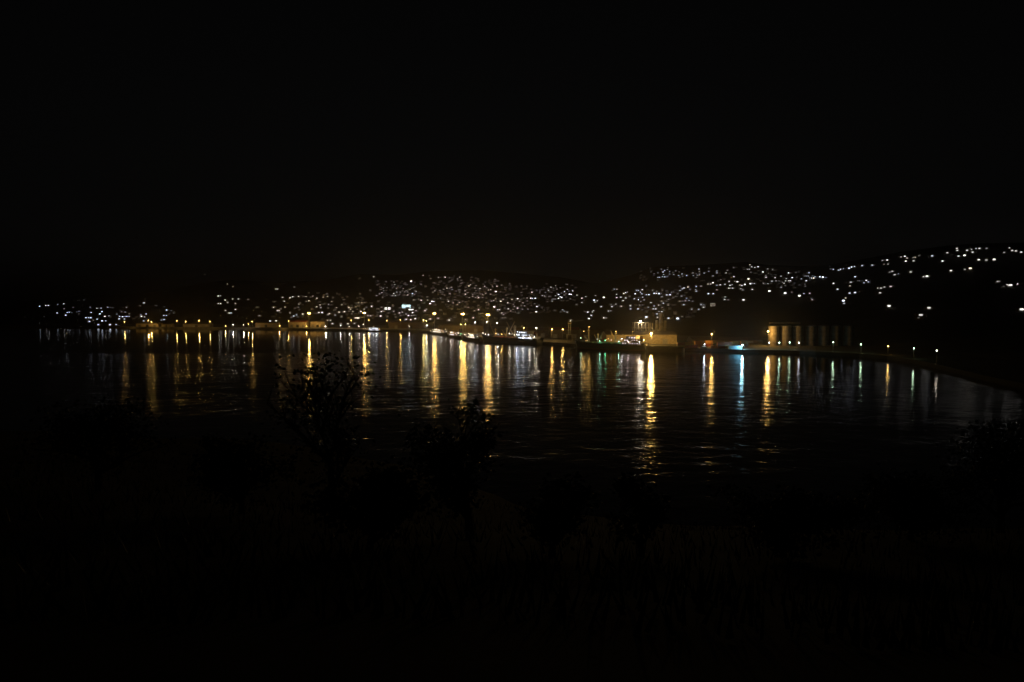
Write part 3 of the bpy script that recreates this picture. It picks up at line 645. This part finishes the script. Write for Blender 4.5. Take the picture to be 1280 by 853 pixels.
# ------------------------------------------------------------------ lit buildings of the town
def block(px, py, wd, floors, bays, c, L, label, lit=.9, cat='building'):
    p = land_point(px, py + 2.5); t = thing('town_building', p - Vector((0, 0, 1.0)), face_cam(p), label, cat); h = floors * 3.2 + 1
    w_ = MB().box((0, 5, h / 2), (wd, 10, h)).build('wall', M['wall'], t); MB().box((0, 5, h + .2), (wd + .8, 10.8, .4)).build('roof', M['tin'], t)
    MB().box((0, -.08, 2.0), (1.6, .16, 2.2)).build('door', M['dark'], t)
    for f in range(floors):
        for i in range(bays):
            on = rnd.random() < lit
            window(t, (-wd / 2 + wd * (i + .5) / bays, -.03, 2.9 + 3.2 * f), wd / bays * .72, 1.6, c if on else None, L * rnd.uniform(.5, 1.2))
block(508, 382.4, 22, 3, 7, 'v', 4, 'three-storey building with brightly lit pale blue facade in the town', 1.0)
block(514, 384.6, 12, 1, 4, 'n', 5, 'low white-lit building beside the pale blue facade in the town')
block(484.6, 384, 15, 2, 5, 'n', 4.5, 'two-storey town building with two rows of white windows')
block(445.5, 395, 14, 1, 4, 'w', 4, 'single-storey lit building behind the white motor yacht')
block(890.5, 379.5, 9, 2, 3, 'w', .5, 'dim two-storey building with faint window rows above the containers')

# ------------------------------------------------------------------ houses of the hillsides
# (x, y, brightness) as read off the photograph in enlarged windows: origin, scale, colour
D1 = (450, 330, .09375, 'p', [(190,175,1),(5,195,.5),(845,155,1),(930,160,.5),(1050,180,1),(1140,180,1.4),(1195,190,.8),(1235,182,1.2),(1230,215,.6),(688,235,2.1),(605,270,.8),(470,278,.9),(515,298,.6),(880,305,.6),(365,318,.8),(290,340,1),(315,330,.8),(580,330,1),(670,345,1),(690,325,.8),(720,320,.8),(490,330,.8),(440,320,.6),(955,325,.7),(1120,340,.9),(1165,325,1.3),(1225,310,1),(1230,345,.9),(300,385,1.2),(335,380,.8),(265,400,.9),(228,423,.9),(360,398,.9),(455,398,1.2),(495,378,1),(540,372,.9),(500,408,1),(528,410,.8),(475,425,1.1),(440,425,1),(600,375,.9),(640,375,.9),(705,400,1.4),(640,415,1.2),(580,415,.8),(752,370,1),(795,385,.9),(732,412,.9),(1000,360,1),(975,380,.8),(1045,370,.9),(1070,355,.9),(1090,370,.8),(1100,405,.8),(1200,400,1),(1130,420,.7),(305,450,.8),(720,480,1),(785,470,.9),(820,485,1.5),(905,483,1),(900,440,.8),(940,530,1.8),(965,500,1.8),(990,503,1.4),(1080,460,.8),(1185,500,1.2),(1105,508,.6),(1240,520,.6),(1175,570,.6),(160,567,1.4),(30,510,.8),(65,515,.7),(145,355,.7),(5,400,.6),(60,605,1),(18,635,1.5),(285,638,1.6),(305,630,1.3),(280,695,1.7),(110,692,1.2),(145,692,1.2),(450,635,1),(380,655,.8),(530,655,1.3),(565,645,1.2),(440,560,.8),(290,578,.9),(705,650,1.6),(750,625,1.4),(795,590,.9),(870,625,1.4),(885,605,1),(650,690,1.6),(615,670,1),(690,690,1),(720,685,1),(620,740,1.4),(680,745,1.5),(740,730,1.6),(760,728,1.2),(940,735,1.4),(1045,725,1.2),(1190,750,1.4),(1215,730,1),(1250,695,.8),(545,690,.8)])
D2 = (560, 330, .09375, 'p', [(540,240,1),(60,183,1.2),(20,190,.8),(160,180,1),(130,205,.9),(320,180,.6),(370,190,.5),(335,255,1.2),(300,280,1.4),(283,297,1.4),(245,345,1.2),(230,360,1.1),(55,345,.9),(45,315,1),(20,330,.8),(640,370,2),(655,300,1.2),(715,285,.8),(595,300,.9),(490,300,1.1),(430,330,1.2),(360,325,1),(395,325,1),(375,290,.8),(540,350,1),(570,345,1.1),(235,405,1.4),(265,385,.9),(320,385,.8),(360,388,.8),(330,410,.9),(28,400,1),(130,418,.8),(285,450,1),(330,435,1),(370,450,1),(412,452,1.3),(400,430,1),(463,410,1),(463,450,.9),(440,400,.9),(505,395,1),(570,405,1),(608,490,1.5),(578,497,1),(635,465,1),(680,468,1),(707,500,1.6),(735,475,1),(800,520,1.3),(855,475,1.2),(930,465,1.7),(900,480,1.1),(1010,462,.7),(1120,380,1.4),(1090,380,1),(1105,458,1.6),(1125,462,1.3),(1165,460,1.6),(1055,455,1),(1000,520,1),(955,500,1),(1185,570,1.3),(1210,555,.9),(930,590,1.4),(885,570,1),(1020,560,.9),(805,600,1.2),(845,630,1.3),(870,608,.8),(990,605,.9),(1065,605,.8),(1130,600,1),(1175,640,1.5),(1230,640,1.1),(905,645,1.1),(940,655,.9),(780,645,1.1),(720,655,1.2),(665,612,1.3),(690,612,1.2),(620,573,2),(675,555,.8),(740,675,1),(725,720,.8),(760,715,.8),(155,515,1.2),(125,545,1),(10,500,1.3),(70,520,1),(145,480,.8),(410,612,1.4),(355,625,.9),(270,580,1),(340,720,1.4),(235,740,1),(18,750,1.5),(40,728,1.1),(80,700,.9),(430,665,.8),(530,590,.7),(540,540,.8)])
D3 = (670, 330, .09375, 'n', [(200,312,1.2),(165,355,1.1),(260,290,.8),(230,325,.8),(270,335,.8),(415,340,1),(400,275,.6),(480,285,.5),(380,372,1.2),(490,362,1.2),(350,390,.9),(445,407,1.7),(467,407,1.7),(300,410,1.6),(325,440,1.6),(342,450,1.6),(300,460,1.4),(260,425,.9),(225,470,.9),(255,470,.9),(335,487,1.1),(357,487,1.1),(215,500,.9),(115,430,1.2),(82,425,1),(50,370,.8),(10,360,.7),(455,465,.8),(545,420,1.1),(612,458,1.4),(660,437,1),(790,425,.9),(775,485,1.8),(785,510,1.2),(815,495,1.1),(902,448,1.9),(610,515,1.1),(540,540,.8),(870,570,1.3),(15,570,1.5),(40,555,1),(8,640,1.6),(60,640,1.3),(250,620,.7),(355,615,1),(375,632,.9),(415,645,1.1),(330,640,.7),(655,635,1),(692,643,1.5),(750,642,1.1),(765,625,1.1),(738,687,1.4),(708,730,1.7),(910,720,1.7),(880,715,1),(933,720,1),(965,630,1.1),(995,625,.9),(1012,570,1.4),(1000,540,.9),(1030,552,.9),(1063,540,1),(1115,560,1.3),(1137,566,1.3),(1040,340,1),(1075,340,1),(1070,408,1.1),(1075,450,1.4),(1130,445,1.3),(1195,455,1.3),(1160,490,1.3),(1208,378,1.8),(1190,385,1.5),(1168,397,1.4),(1015,355,.6),(1258,560,1.3),(1258,600,1.4),(465,750,1),(1245,435,.7)])
D4 = (780, 320, .09375, 'b', [(363,190,.9),(533,198,1.2),(515,218,1.3),(395,240,.7),(445,230,.8),(520,250,1),(600,215,.8),(655,215,.9),(600,245,.9),(655,250,.9),(445,288,1.1),(468,288,1.1),(505,280,1.1),(538,283,1.2),(570,280,.8),(720,262,1),(765,245,1.1),(735,285,.8),(775,275,.7),(828,265,1.2),(910,230,.9),(915,265,.9),(955,240,.8),(990,178,1.1),(995,210,.9),(970,260,1.1),(995,248,1),(1060,232,1),(1120,210,.9),(1225,205,1),(1228,230,1.1),(1177,270,1),(290,405,.8),(165,463,1.3),(185,463,1.2),(240,453,1.3),(148,507,1.5),(215,485,1.2),(235,507,1.2),(355,460,1.4),(378,462,1.4),(372,495,1.6),(400,500,1.6),(428,502,1.4),(330,518,1.5),(293,520,1.2),(465,505,1.7),(510,502,1.9),(547,510,1.4),(565,523,1.4),(588,523,1.6),(612,520,1.6),(213,555,1.1),(245,552,1.1),(190,560,1),(135,572,1.2),(195,585,1.7),(225,592,1.4),(265,588,1),(220,610,.9),(505,460,.7),(563,465,.7),(500,545,1),(590,580,1),(500,603,1),(562,603,.8),(502,632,1.3),(522,632,1.3),(355,623,1.2),(585,655,1),(460,658,1.2),(505,687,.9),(400,670,1.1),(320,688,1.3),(390,708,1.3),(423,708,1.3),(290,702,.7),(205,660,1),(187,708,1.4),(85,665,1.2),(88,708,1.3),(240,655,.7),(463,742,1),(502,745,1.2),(440,775,1.3),(445,820,1.2),(300,815,1.9),(575,825,2),(595,832,1.6),(618,820,1.7),(718,835,2.2),(768,808,1),(867,787,1.2),(903,713,1.2),(992,713,1.2),(1028,650,1.3),(1060,685,1.3),(1058,652,.9),(795,652,1.3),(762,538,1),(828,570,1.1),(862,595,1),(908,605,.8),(740,605,1),(775,602,.8),(815,600,1.1),(712,458,1.6),(740,462,1.1),(655,475,1),(630,490,1),(680,455,.8),(770,440,1.2),(793,430,1.5),(848,418,1.4),(872,450,.9),(955,410,1.2),(1018,405,1),(948,450,1),(960,472,1.3),(652,558,.8),(742,405,.7),(1178,360,1.8),(1115,377,1.2),(1145,377,1.2),(1230,395,1.1),(1230,453,1),(1122,505,1.6),(1185,505,1.4),(710,505,.8)])
D5 = (880, 320, .09375, 'n', [(505,150,1.1),(598,122,1.1),(623,150,1.1),(663,157,1.1),(709,148,1.4),(568,183,1),(592,183,1),(775,218,1.5),(835,177,.9),(903,187,1),(840,238,1),(817,288,1.3),(815,250,.8),(365,278,1.4),(388,280,1.4),(300,195,.8),(283,230,1.1),(585,310,1.9),(325,345,1.2),(405,340,1),(438,346,1.7),(340,395,1.3),(360,385,1.2),(270,382,1.1),(210,388,1.3),(165,390,1),(478,390,1.3),(498,397,1.3),(533,383,2),(612,373,1.7),(636,370,1.3),(658,370,1.3),(325,433,1.5),(345,433,1.4),(375,432,1.3),(638,448,1.3),(655,437,1.3),(483,440,1.1),(507,455,1),(275,547,1.1),(273,582,1.3),(315,585,.8),(523,588,1.8),(865,470,2.1),(1075,497,2.3),(1265,533,2.1),(1160,487,.8),(1018,420,1),(1118,230,1.6),(1165,293,1.4),(1220,295,.9),(935,293,1.2),(1013,273,1),(1083,305,1),(875,340,1.3),(897,340,1.3),(950,335,1),(990,335,1.2),(1075,335,1.1),(1120,335,1.4),(1140,335,1.3),(1033,357,1.2),(1057,367,1.1),(785,370,1.2),(840,373,1),(880,367,1),(1210,225,.7)])
D6 = (970, 310, .09375, 'b', [(367,357,1),(390,340,.8),(425,335,1.2),(373,378,1.4),(395,378,1.4),(415,378,1),(472,375,.8),(445,407,1.7),(465,407,1.7),(490,405,1.6),(508,390,1.4),(577,388,1.8),(612,393,2),(650,398,.8),(393,440,1.4),(325,415,1),(432,430,.9),(260,400,.8),(372,485,.7),(232,470,.6),(300,495,.6),(362,610,1.1),(438,607,1.2),(460,678,1.2),(475,692,1.1),(755,475,1.5),(812,553,1.5),(745,290,1.2),(712,285,.7),(820,300,1.3),(852,290,1.8),(880,282,1),(935,275,1.7),(957,275,1.7),(992,260,1.6),(1027,253,1.2),(1130,240,1.3),(1265,235,1.3),(1040,388,1.5),(985,460,1.3),(973,508,1.1),(925,465,.9),(1082,440,1),(1105,440,.9),(1140,440,1),(1168,440,1),(1190,437,1.5),(1215,457,1.2),(1157,467,1.1),(973,605,1.5),(1045,597,1.7),(1093,583,1.5),(893,705,2.2),(918,670,1.2),(903,740,1.3)])
D8 = (1040, 290, .1875, 'n', [(260,223,1.2),(325,193,1.1),(337,192,1.1),(357,190,1.5),(335,218,.8),(362,217,1),(447,170,1.1),(474,165,1.5),(487,177,1.2),(481,197,1.6),(530,174,1.1),(541,172,1.1),(533,195,1.3),(567,160,.8),(550,163,.9),(655,163,1.5),(755,142,1.3),(725,197,1.6),(393,265,1.3),(410,287,1.3),(430,281,1),(375,270,.9),(516,269,1.4),(604,300,1.3),(625,297,1.9),(783,260,1.6),(818,113,1.3),(820,126,1.4),(830,164,1.4),(870,159,1.9),(885,126,1.4),(912,120,1.3),(924,114,1.3),(943,114,1.4),(967,113,1.4),(1013,113,1),(923,138,1.4),(965,188,1.7),(975,184,1.7),(1016,190,1.3),(1067,186,1.9),(890,245,2),(911,245,2),(873,252,1.1),(1130,140,1.1),(1164,110,1.1),(1185,127,1.4),(1210,130,1.4),(1245,138,1.5),(1093,332,1.2),(1102,331,1.2),(1163,357,2),(1183,356,2),(1221,348,1.9),(1135,365,.7),(1263,517,2.2),(645,507,1.8),(592,555,1.9),(575,573,.7),(378,494,2.1),(303,376,1.3),(321,376,1.3),(342,369,1.3),(386,365,1.4),(302,408,1.3),(316,407,1.4)])
D7 = (40, 350, .140625, 'b', [(75,235,1.3),(130,228,1.2),(152,228,1.2),(235,218,.8),(290,212,1.1),(292,257,.8),(228,295,1.2),(288,314,1.4),(306,314,1.4),(317,290,1.2),(337,288,1.2),(372,245,.6),(403,285,.6),(470,178,.5),(485,337,1.4),(510,337,1.3),(528,337,1.4),(547,350,.8),(500,370,1.4),(514,370,1.4),(530,290,1.2),(583,253,1),(600,253,.9),(620,252,1.1),(628,283,1.4),(610,303,1.5),(652,325,1.6),(690,322,1.6),(582,350,1.2),(628,365,1.6),(655,364,1.6),(678,243,1),(706,244,1),(845,245,.8),(800,285,.8),(832,287,.9),(785,325,1.3),(810,328,1.4),(836,325,1.3),(846,326,1.2),(866,325,1.1),(868,302,.8),(780,347,1.4),(825,348,1.2),(750,397,1.2),(768,390,1.2),(593,417,1.4),(697,417,1.6),(1003,205,1.3),(1203,268,1.5),(1018,303,1.2),(978,325,1.5),(1004,330,1),(972,313,1),(995,365,1.1),(1175,317,1.2),(1198,317,1.1),(1178,353,1.3),(1153,358,1)])
D9 = (220, 320, .1875, 'w', [(348,188,1),(385,205,.8),(288,268,1.5),(300,267,1),(333,295,1.3),(382,289,1.1),(421,288,1.2),(285,318,1.1),(302,319,1.3),(348,310,1.1),(400,317,1),(333,364,1.1),(400,357,1.3),(358,381,1.4),(370,381,1.3),(485,290,.8),(545,341,.7),(558,399,.9),(653,344,1.2),(670,222,1.1),(682,222,1.1),(680,365,1.4),(690,365,1.3),(730,342,1),(725,302,1.2),(715,277,1.2),(765,280,1.3),(783,273,1.3),(820,270,1.2),(793,208,.8),(870,272,.9),(888,300,1.2),(822,322,1),(943,283,1.2),(915,270,.9),(985,275,1),(1013,270,1),(1048,278,1.2),(1040,305,1),(963,327,1.1),(1020,325,.9),(995,320,.9),(762,380,1),(805,395,1.3),(774,401,1.5),(787,401,1.4),(848,388,1.4),(935,380,1.2),(955,378,1.5),(977,378,1.6),(1040,379,1.5),(1025,385,1.4),(1015,392,1.1),(1090,375,1.4),(1125,373,1.5),(1072,345,1),(1108,325,1),(1155,345,1.3),(1165,355,1.2),(1180,370,1.1),(1143,390,1.5),(1150,410,1.4),(1165,408,1.3),(995,432,1.2),(1012,430,1.2),(1030,430,1.2),(1045,452,1.4),(1100,455,1.1),(1148,453,1.4),(1190,450,1.1),(1205,315,.9),(1220,313,.9),(1240,310,.9),(1262,310,.9),(1228,152,.7),(1105,405,.9),(630,435,1.5),(670,433,1.5),(582,473,1.3),(590,453,1.4),(940,340,1.2),(968,345,1),(1062,395,1),(1200,340,.9)])
dots = []
for x0, y0, sc, c, L_ in (D1, D2, D3, D4, D5, D6, D7, D8, D9):
    for x, y, b_ in L_:
        cc = c if rnd.random() < .7 else rnd.choice('nnwbp')
        dots.append((x0 + x * sc, y0 + y * sc, b_, cc))
fill = []
for x0, x1, y0, y1, n, c in [(472, 528, 351, 371, 70, 'p'), (538, 575, 344, 377, 45, 'p'), (572, 640, 349, 378, 95, 'p'), (630, 692, 358, 392, 80, 'p'), (680, 720, 355, 376, 30, 'p'),
                             (430, 545, 376, 398, 50, 'w'), (548, 640, 380, 400, 40, 'w'), (340, 460, 366, 400, 60, 'w'), (795, 870, 362, 396, 30, 'n'), (800, 960, 334, 352, 50, 'n'), (950, 1010, 338, 360, 30, 'n'), (80, 220, 382, 402, 25, 'b')]:
    for _ in range(n): fill.append((rnd.uniform(x0, x1), rnd.uniform(y0, y1), rnd.choice([.4, .5, .6, .75]), c if rnd.random() < .7 else rnd.choice('nwbpo')))
def flux(b_): return FLUX * (b_ ** 3.6)
FLUX = .5
dots.sort(key=lambda d: -d[2])
DIST = [(235, 'on the far hill beyond the quay lamps', 'houses beyond the far quay lamps'), (330, 'on the dark slope above the far sheds', 'houses above the far sheds'),
        (470, 'on the slope around the far masts', 'houses around the far quay masts'), (560, 'on the crowded hill above the pier root', 'houses above the pier root'),
        (700, 'on the crowded hill above the green ship', 'houses above the green ship'), (790, 'on the hillside above the black cargo ship', 'houses above the black ship'),
        (880, 'on the hillside above the chimneys', 'houses above the chimneys'), (1010, 'on the hill above the first silos', 'houses above the first silos'),
        (1100, 'on the slope above the last silos', 'houses above the last silos'), (9999, 'on the high dark ridge past the silos', 'houses on the high ridge')]
CN = dict(o='amber', y='yellow', w='warm white', n='white', b='cold white', p='pinkish white')
HW = {}
def house_parts(k):
    if k in HW: return HW[k]
    wd, dp, h, rise = [(8, 7, 3.2, 1.6), (10, 7.5, 3.4, 1.4), (7, 6.5, 5.6, 1.2), (12, 8, 3.4, 1.8)][k % 4]
    wl = MB().box((0, dp / 2, h / 2 - 1.2), (wd, dp, h + 2.4)).mesh('wall', M['hwall'])
    rf = MB().gable((0, dp / 2, h + .1), wd, dp, rise, .5).mesh('roof', M['tin'])
    dr = MB().box((wd * .36, -.05, 1.05), (.95, .12, 2.1)).mesh('door', M['dark'])
    HW[k] = (wl, rf, dr, h); return HW[k]
PANE = {}
def house(px, py, b_, c):
    p = land_point(px, py); D = p.y
    k = rnd.randrange(8); wl, rf, dr, h = house_parts(k)
    dist = next(d for d in DIST if px < d[0])
    cls = 'large bright' if b_ >= 1.75 else ('bright' if b_ >= 1.3 else 'small')
    two = b_ >= 1.75
    t = thing('house', p, face_cam(p) + R(rnd.uniform(-22, 22)), f"hillside house with {cls} {CN[c]} window {dist[1]}", 'house', dist[2] + f', {cls} {CN[c]}')
    link('wall', wl, t); link('roof', rf, t); link('door', dr, t)
    sx, sz = (3.4, 1.9) if two else ((2.8, 1.6) if b_ >= 1.3 else (2.2, 1.4))
    key = (sx, sz)
    if key not in PANE: PANE[key] = MB().box((0, 0, 0), (sx, .12, sz)).mesh('window', GLOW)
    o = link('window', PANE[key], t, (-.4, -.07, 2.2)); glow(o, c, flux(b_) * (D / 682) ** 2 / (sx * sz)); return t
NB = 300
for d in dots[:NB]: house(*d)
far = MB(); cols = []
for px, py, b_, c in dots[NB:] + fill:
    p = land_point(px, py); a = face_cam(p) + R(rnd.uniform(-20, 20)); C_, S_ = math.cos(a), math.sin(a)
    wd, dp, h = rnd.choice([(7, 6, 3.0), (9, 7, 3.2), (6, 6, 5.2)])
    def loc(x, y, z): return (p.x + x * C_ - y * S_, p.y + x * S_ + y * C_, p.z + z)
    n0 = len(far.f)
    far.add([loc(x, y, z) for z in (-2.4, h) for x, y in ((-wd / 2, 0), (wd / 2, 0), (wd / 2, dp), (-wd / 2, dp))], [(4, 5, 6, 7), (0, 1, 5, 4), (1, 2, 6, 5), (2, 3, 7, 6), (3, 0, 4, 7)])
    e = .5; far.add([loc(-wd / 2 - e, -e, h), loc(wd / 2 + e, -e, h), loc(wd / 2 + e, dp / 2, h + 1.3), loc(-wd / 2 - e, dp / 2, h + 1.3), loc(wd / 2 + e, dp + e, h), loc(-wd / 2 - e, dp + e, h)], [(0, 1, 2, 3), (3, 2, 4, 5)], 1)
    cols += [(0, 0, 0, 0)] * (len(far.f) - n0)
    s = (2.0, 1.3); L = flux(b_) * (p.y / 682) ** 2 / (s[0] * s[1])
    far.add([loc(-s[0] / 2, -.06, 2.2 - s[1] / 2), loc(s[0] / 2, -.06, 2.2 - s[1] / 2), loc(s[0] / 2, -.06, 2.2 + s[1] / 2), loc(-s[0] / 2, -.06, 2.2 + s[1] / 2)], [(0, 1, 2, 3)], 2)
    cols.append((*PAL[c], L / 100))
me = bpy.data.meshes.new('distant_houses'); me.from_pydata(far.v, [], far.f)
for m in (M['hwall'], M['tin'], GLOWA): me.materials.append(m)
me.polygons.foreach_set('material_index', far.m)
at_ = me.attributes.new('pane_light', 'FLOAT_COLOR', 'CORNER'); flat = []
for poly, c in zip(me.polygons, cols): flat += list(c) * poly.loop_total
at_.data.foreach_set('color', flat)
o = structure(link('distant_houses', me), 'stuff'); o['label'] = 'mass of small dim houses spread over the far hillsides'; o['category'] = 'houses'

# ------------------------------------------------------------------ trees and scrub of the near slope
def tree(px, py, D, spread, label, leaves=3200, lf='leaf', sparse=1.0, seed=1):
    r = random.Random(seed); top = at(px, py, D); gz = slope_z(top.x, D); H = max(2.0, top.z - gz)
    t = thing('tree', (top.x, D, gz - .1), r.uniform(0, 6), label, 'tree', 'trees on the near slope')
    b = MB(); tips = []
    def limb(p, d, L, rad, lev):
        n = 3; q = p
        for i in range(n):
            d = (d + Vector((r.uniform(-.2, .2), r.uniform(-.2, .2), r.uniform(-.05, .15)))).normalized()
            e = q + d * (L / n); e.z = min(e.z, H * .985); b.tube(q, e, rad * (1 - .25 * i), rad * (1 - .25 * (i + 1)), 6 if lev < 2 else 4, cap=False); q = e
            if lev >= 1: tips.append((q.copy(), lev))
            if lev < 3:
                for _ in range(2 if lev < 2 else 1):
                    a = r.uniform(0, 6.28); o_ = Vector((math.cos(a), math.sin(a), r.uniform(.1, .9))); limb(q, (d * .5 + o_ * .8).normalized(), L * r.uniform(.5, .75), rad * .5, lev + 1)
        tips.append((q, lev + 1))
    limb(Vector((0, 0, 0)), Vector((0, 0, 1)), H * .5, H * .028 + .05, 0)
    k = spread / max(.1, max(math.hypot(p.x, p.y) for p, _ in tips)); hz_ = (H * .97) / max(p.z for p, _ in tips)
    b.v = [(x * k if z > H * .2 else x, y * k if z > H * .2 else y, z * hz_) for x, y, z in b.v]
    b.build('trunk', M['bark'], t, True)
    c = MB(); pts = [Vector((p.x * k, p.y * k, p.z * hz_)) for p, l in tips if l >= 2]
    clump = [(q, r.uniform(.25, .6) * spread * .55 * sparse) for q in r.sample(pts, min(len(pts), 70))]
    for i in range(leaves):
        q, cr = r.choice(clump); o_ = Vector((r.gauss(0, 1), r.gauss(0, 1), r.gauss(0, .8))) * cr * .5; ct = q + o_
        if ct.z > H or ct.z < H * .12: continue
        u = Vector((r.uniform(-1, 1), r.uniform(-1, 1), r.uniform(-.8, .4))).normalized(); v_ = u.orthogonal().normalized(); L = r.uniform(.10, .22); W_ = L * .32
        v_ = (Matrix.Rotation(r.uniform(0, 6.28), 3, u) @ v_)
        c.add([ct, ct + u * L * .5 + v_ * W_, ct + u * L, ct + u * L * .5 - v_ * W_], [(0, 1, 2, 3)])
    me = bpy.data.meshes.new('crown'); me.from_pydata(c.v, [], c.f); me.materials.append(M[lf]); link('crown', me, t); return t
TREES = [(418, 434, 26, 2.7, 'open-crowned tree whose twigs cross the reflections of the far quay masts', 1500, 'leaf', 1.1),
         (588, 497, 21, 2.0, 'leafy tree whose crown hides the lower end of the three mast reflections', 2600, 'leaf', 1.0),
         (803, 592, 19, 1.0, 'small bushy tree at the foot of the brightest reflection', 1500, 'leaf2', 1.0),
         (300, 545, 24, 2.4, 'round-crowned dark tree left of the open-crowned tree', 3000, 'leaf2', 1.0),
         (120, 500, 30, 3.2, 'broad dark tree below the unlit left shore', 3600, 'leaf', 1.0),
         (690, 640, 17, 1.3, 'low dark tree between the leafy tree and the small bushy tree', 2000, 'leaf', 1.0),
         (980, 640, 20, 2.2, 'wide dark tree below the blue lamp reflection', 3000, 'leaf2', 1.0),
         (1140, 590, 26, 2.8, 'tall dark tree below the last shore lamps', 3200, 'leaf', 1.0),
         (1255, 520, 30, 3.0, 'tall dark tree at the edge of the bay past the last shore lamp', 3200, 'leaf', 1.0),
         (460, 610, 15, 1.6, 'low leafy tree in front of the open-crowned tree', 2400, 'leaf2', 1.0)]
for i, a in enumerate(TREES): tree(*a, seed=11 + i)
r = random.Random(5); g = MB()
for i in range(9000):
    y = 7 + 95 * r.random() ** 1.4; x = r.uniform(-.95, .95) * (y + 4); z = slope_z(x, y)
    if z < 1: continue
    a = r.uniform(0, 6.28); h = r.uniform(.2, .6); wv = r.uniform(.02, .05); dx, dy = math.cos(a), math.sin(a); ln = r.uniform(-.25, .25)
    g.add([(x - dx * wv, y - dy * wv, z - .05), (x + dx * wv, y + dy * wv, z - .05), (x + ln, y + ln * .6, z + h)], [(0, 1, 2)])
me = bpy.data.meshes.new('undergrowth'); me.from_pydata(g.v, [], g.f); me.materials.append(M['leaf2']); o = structure(link('undergrowth', me), 'stuff')
o['label'] = 'dark grassy undergrowth covering the near slope'; o['category'] = 'undergrowth'
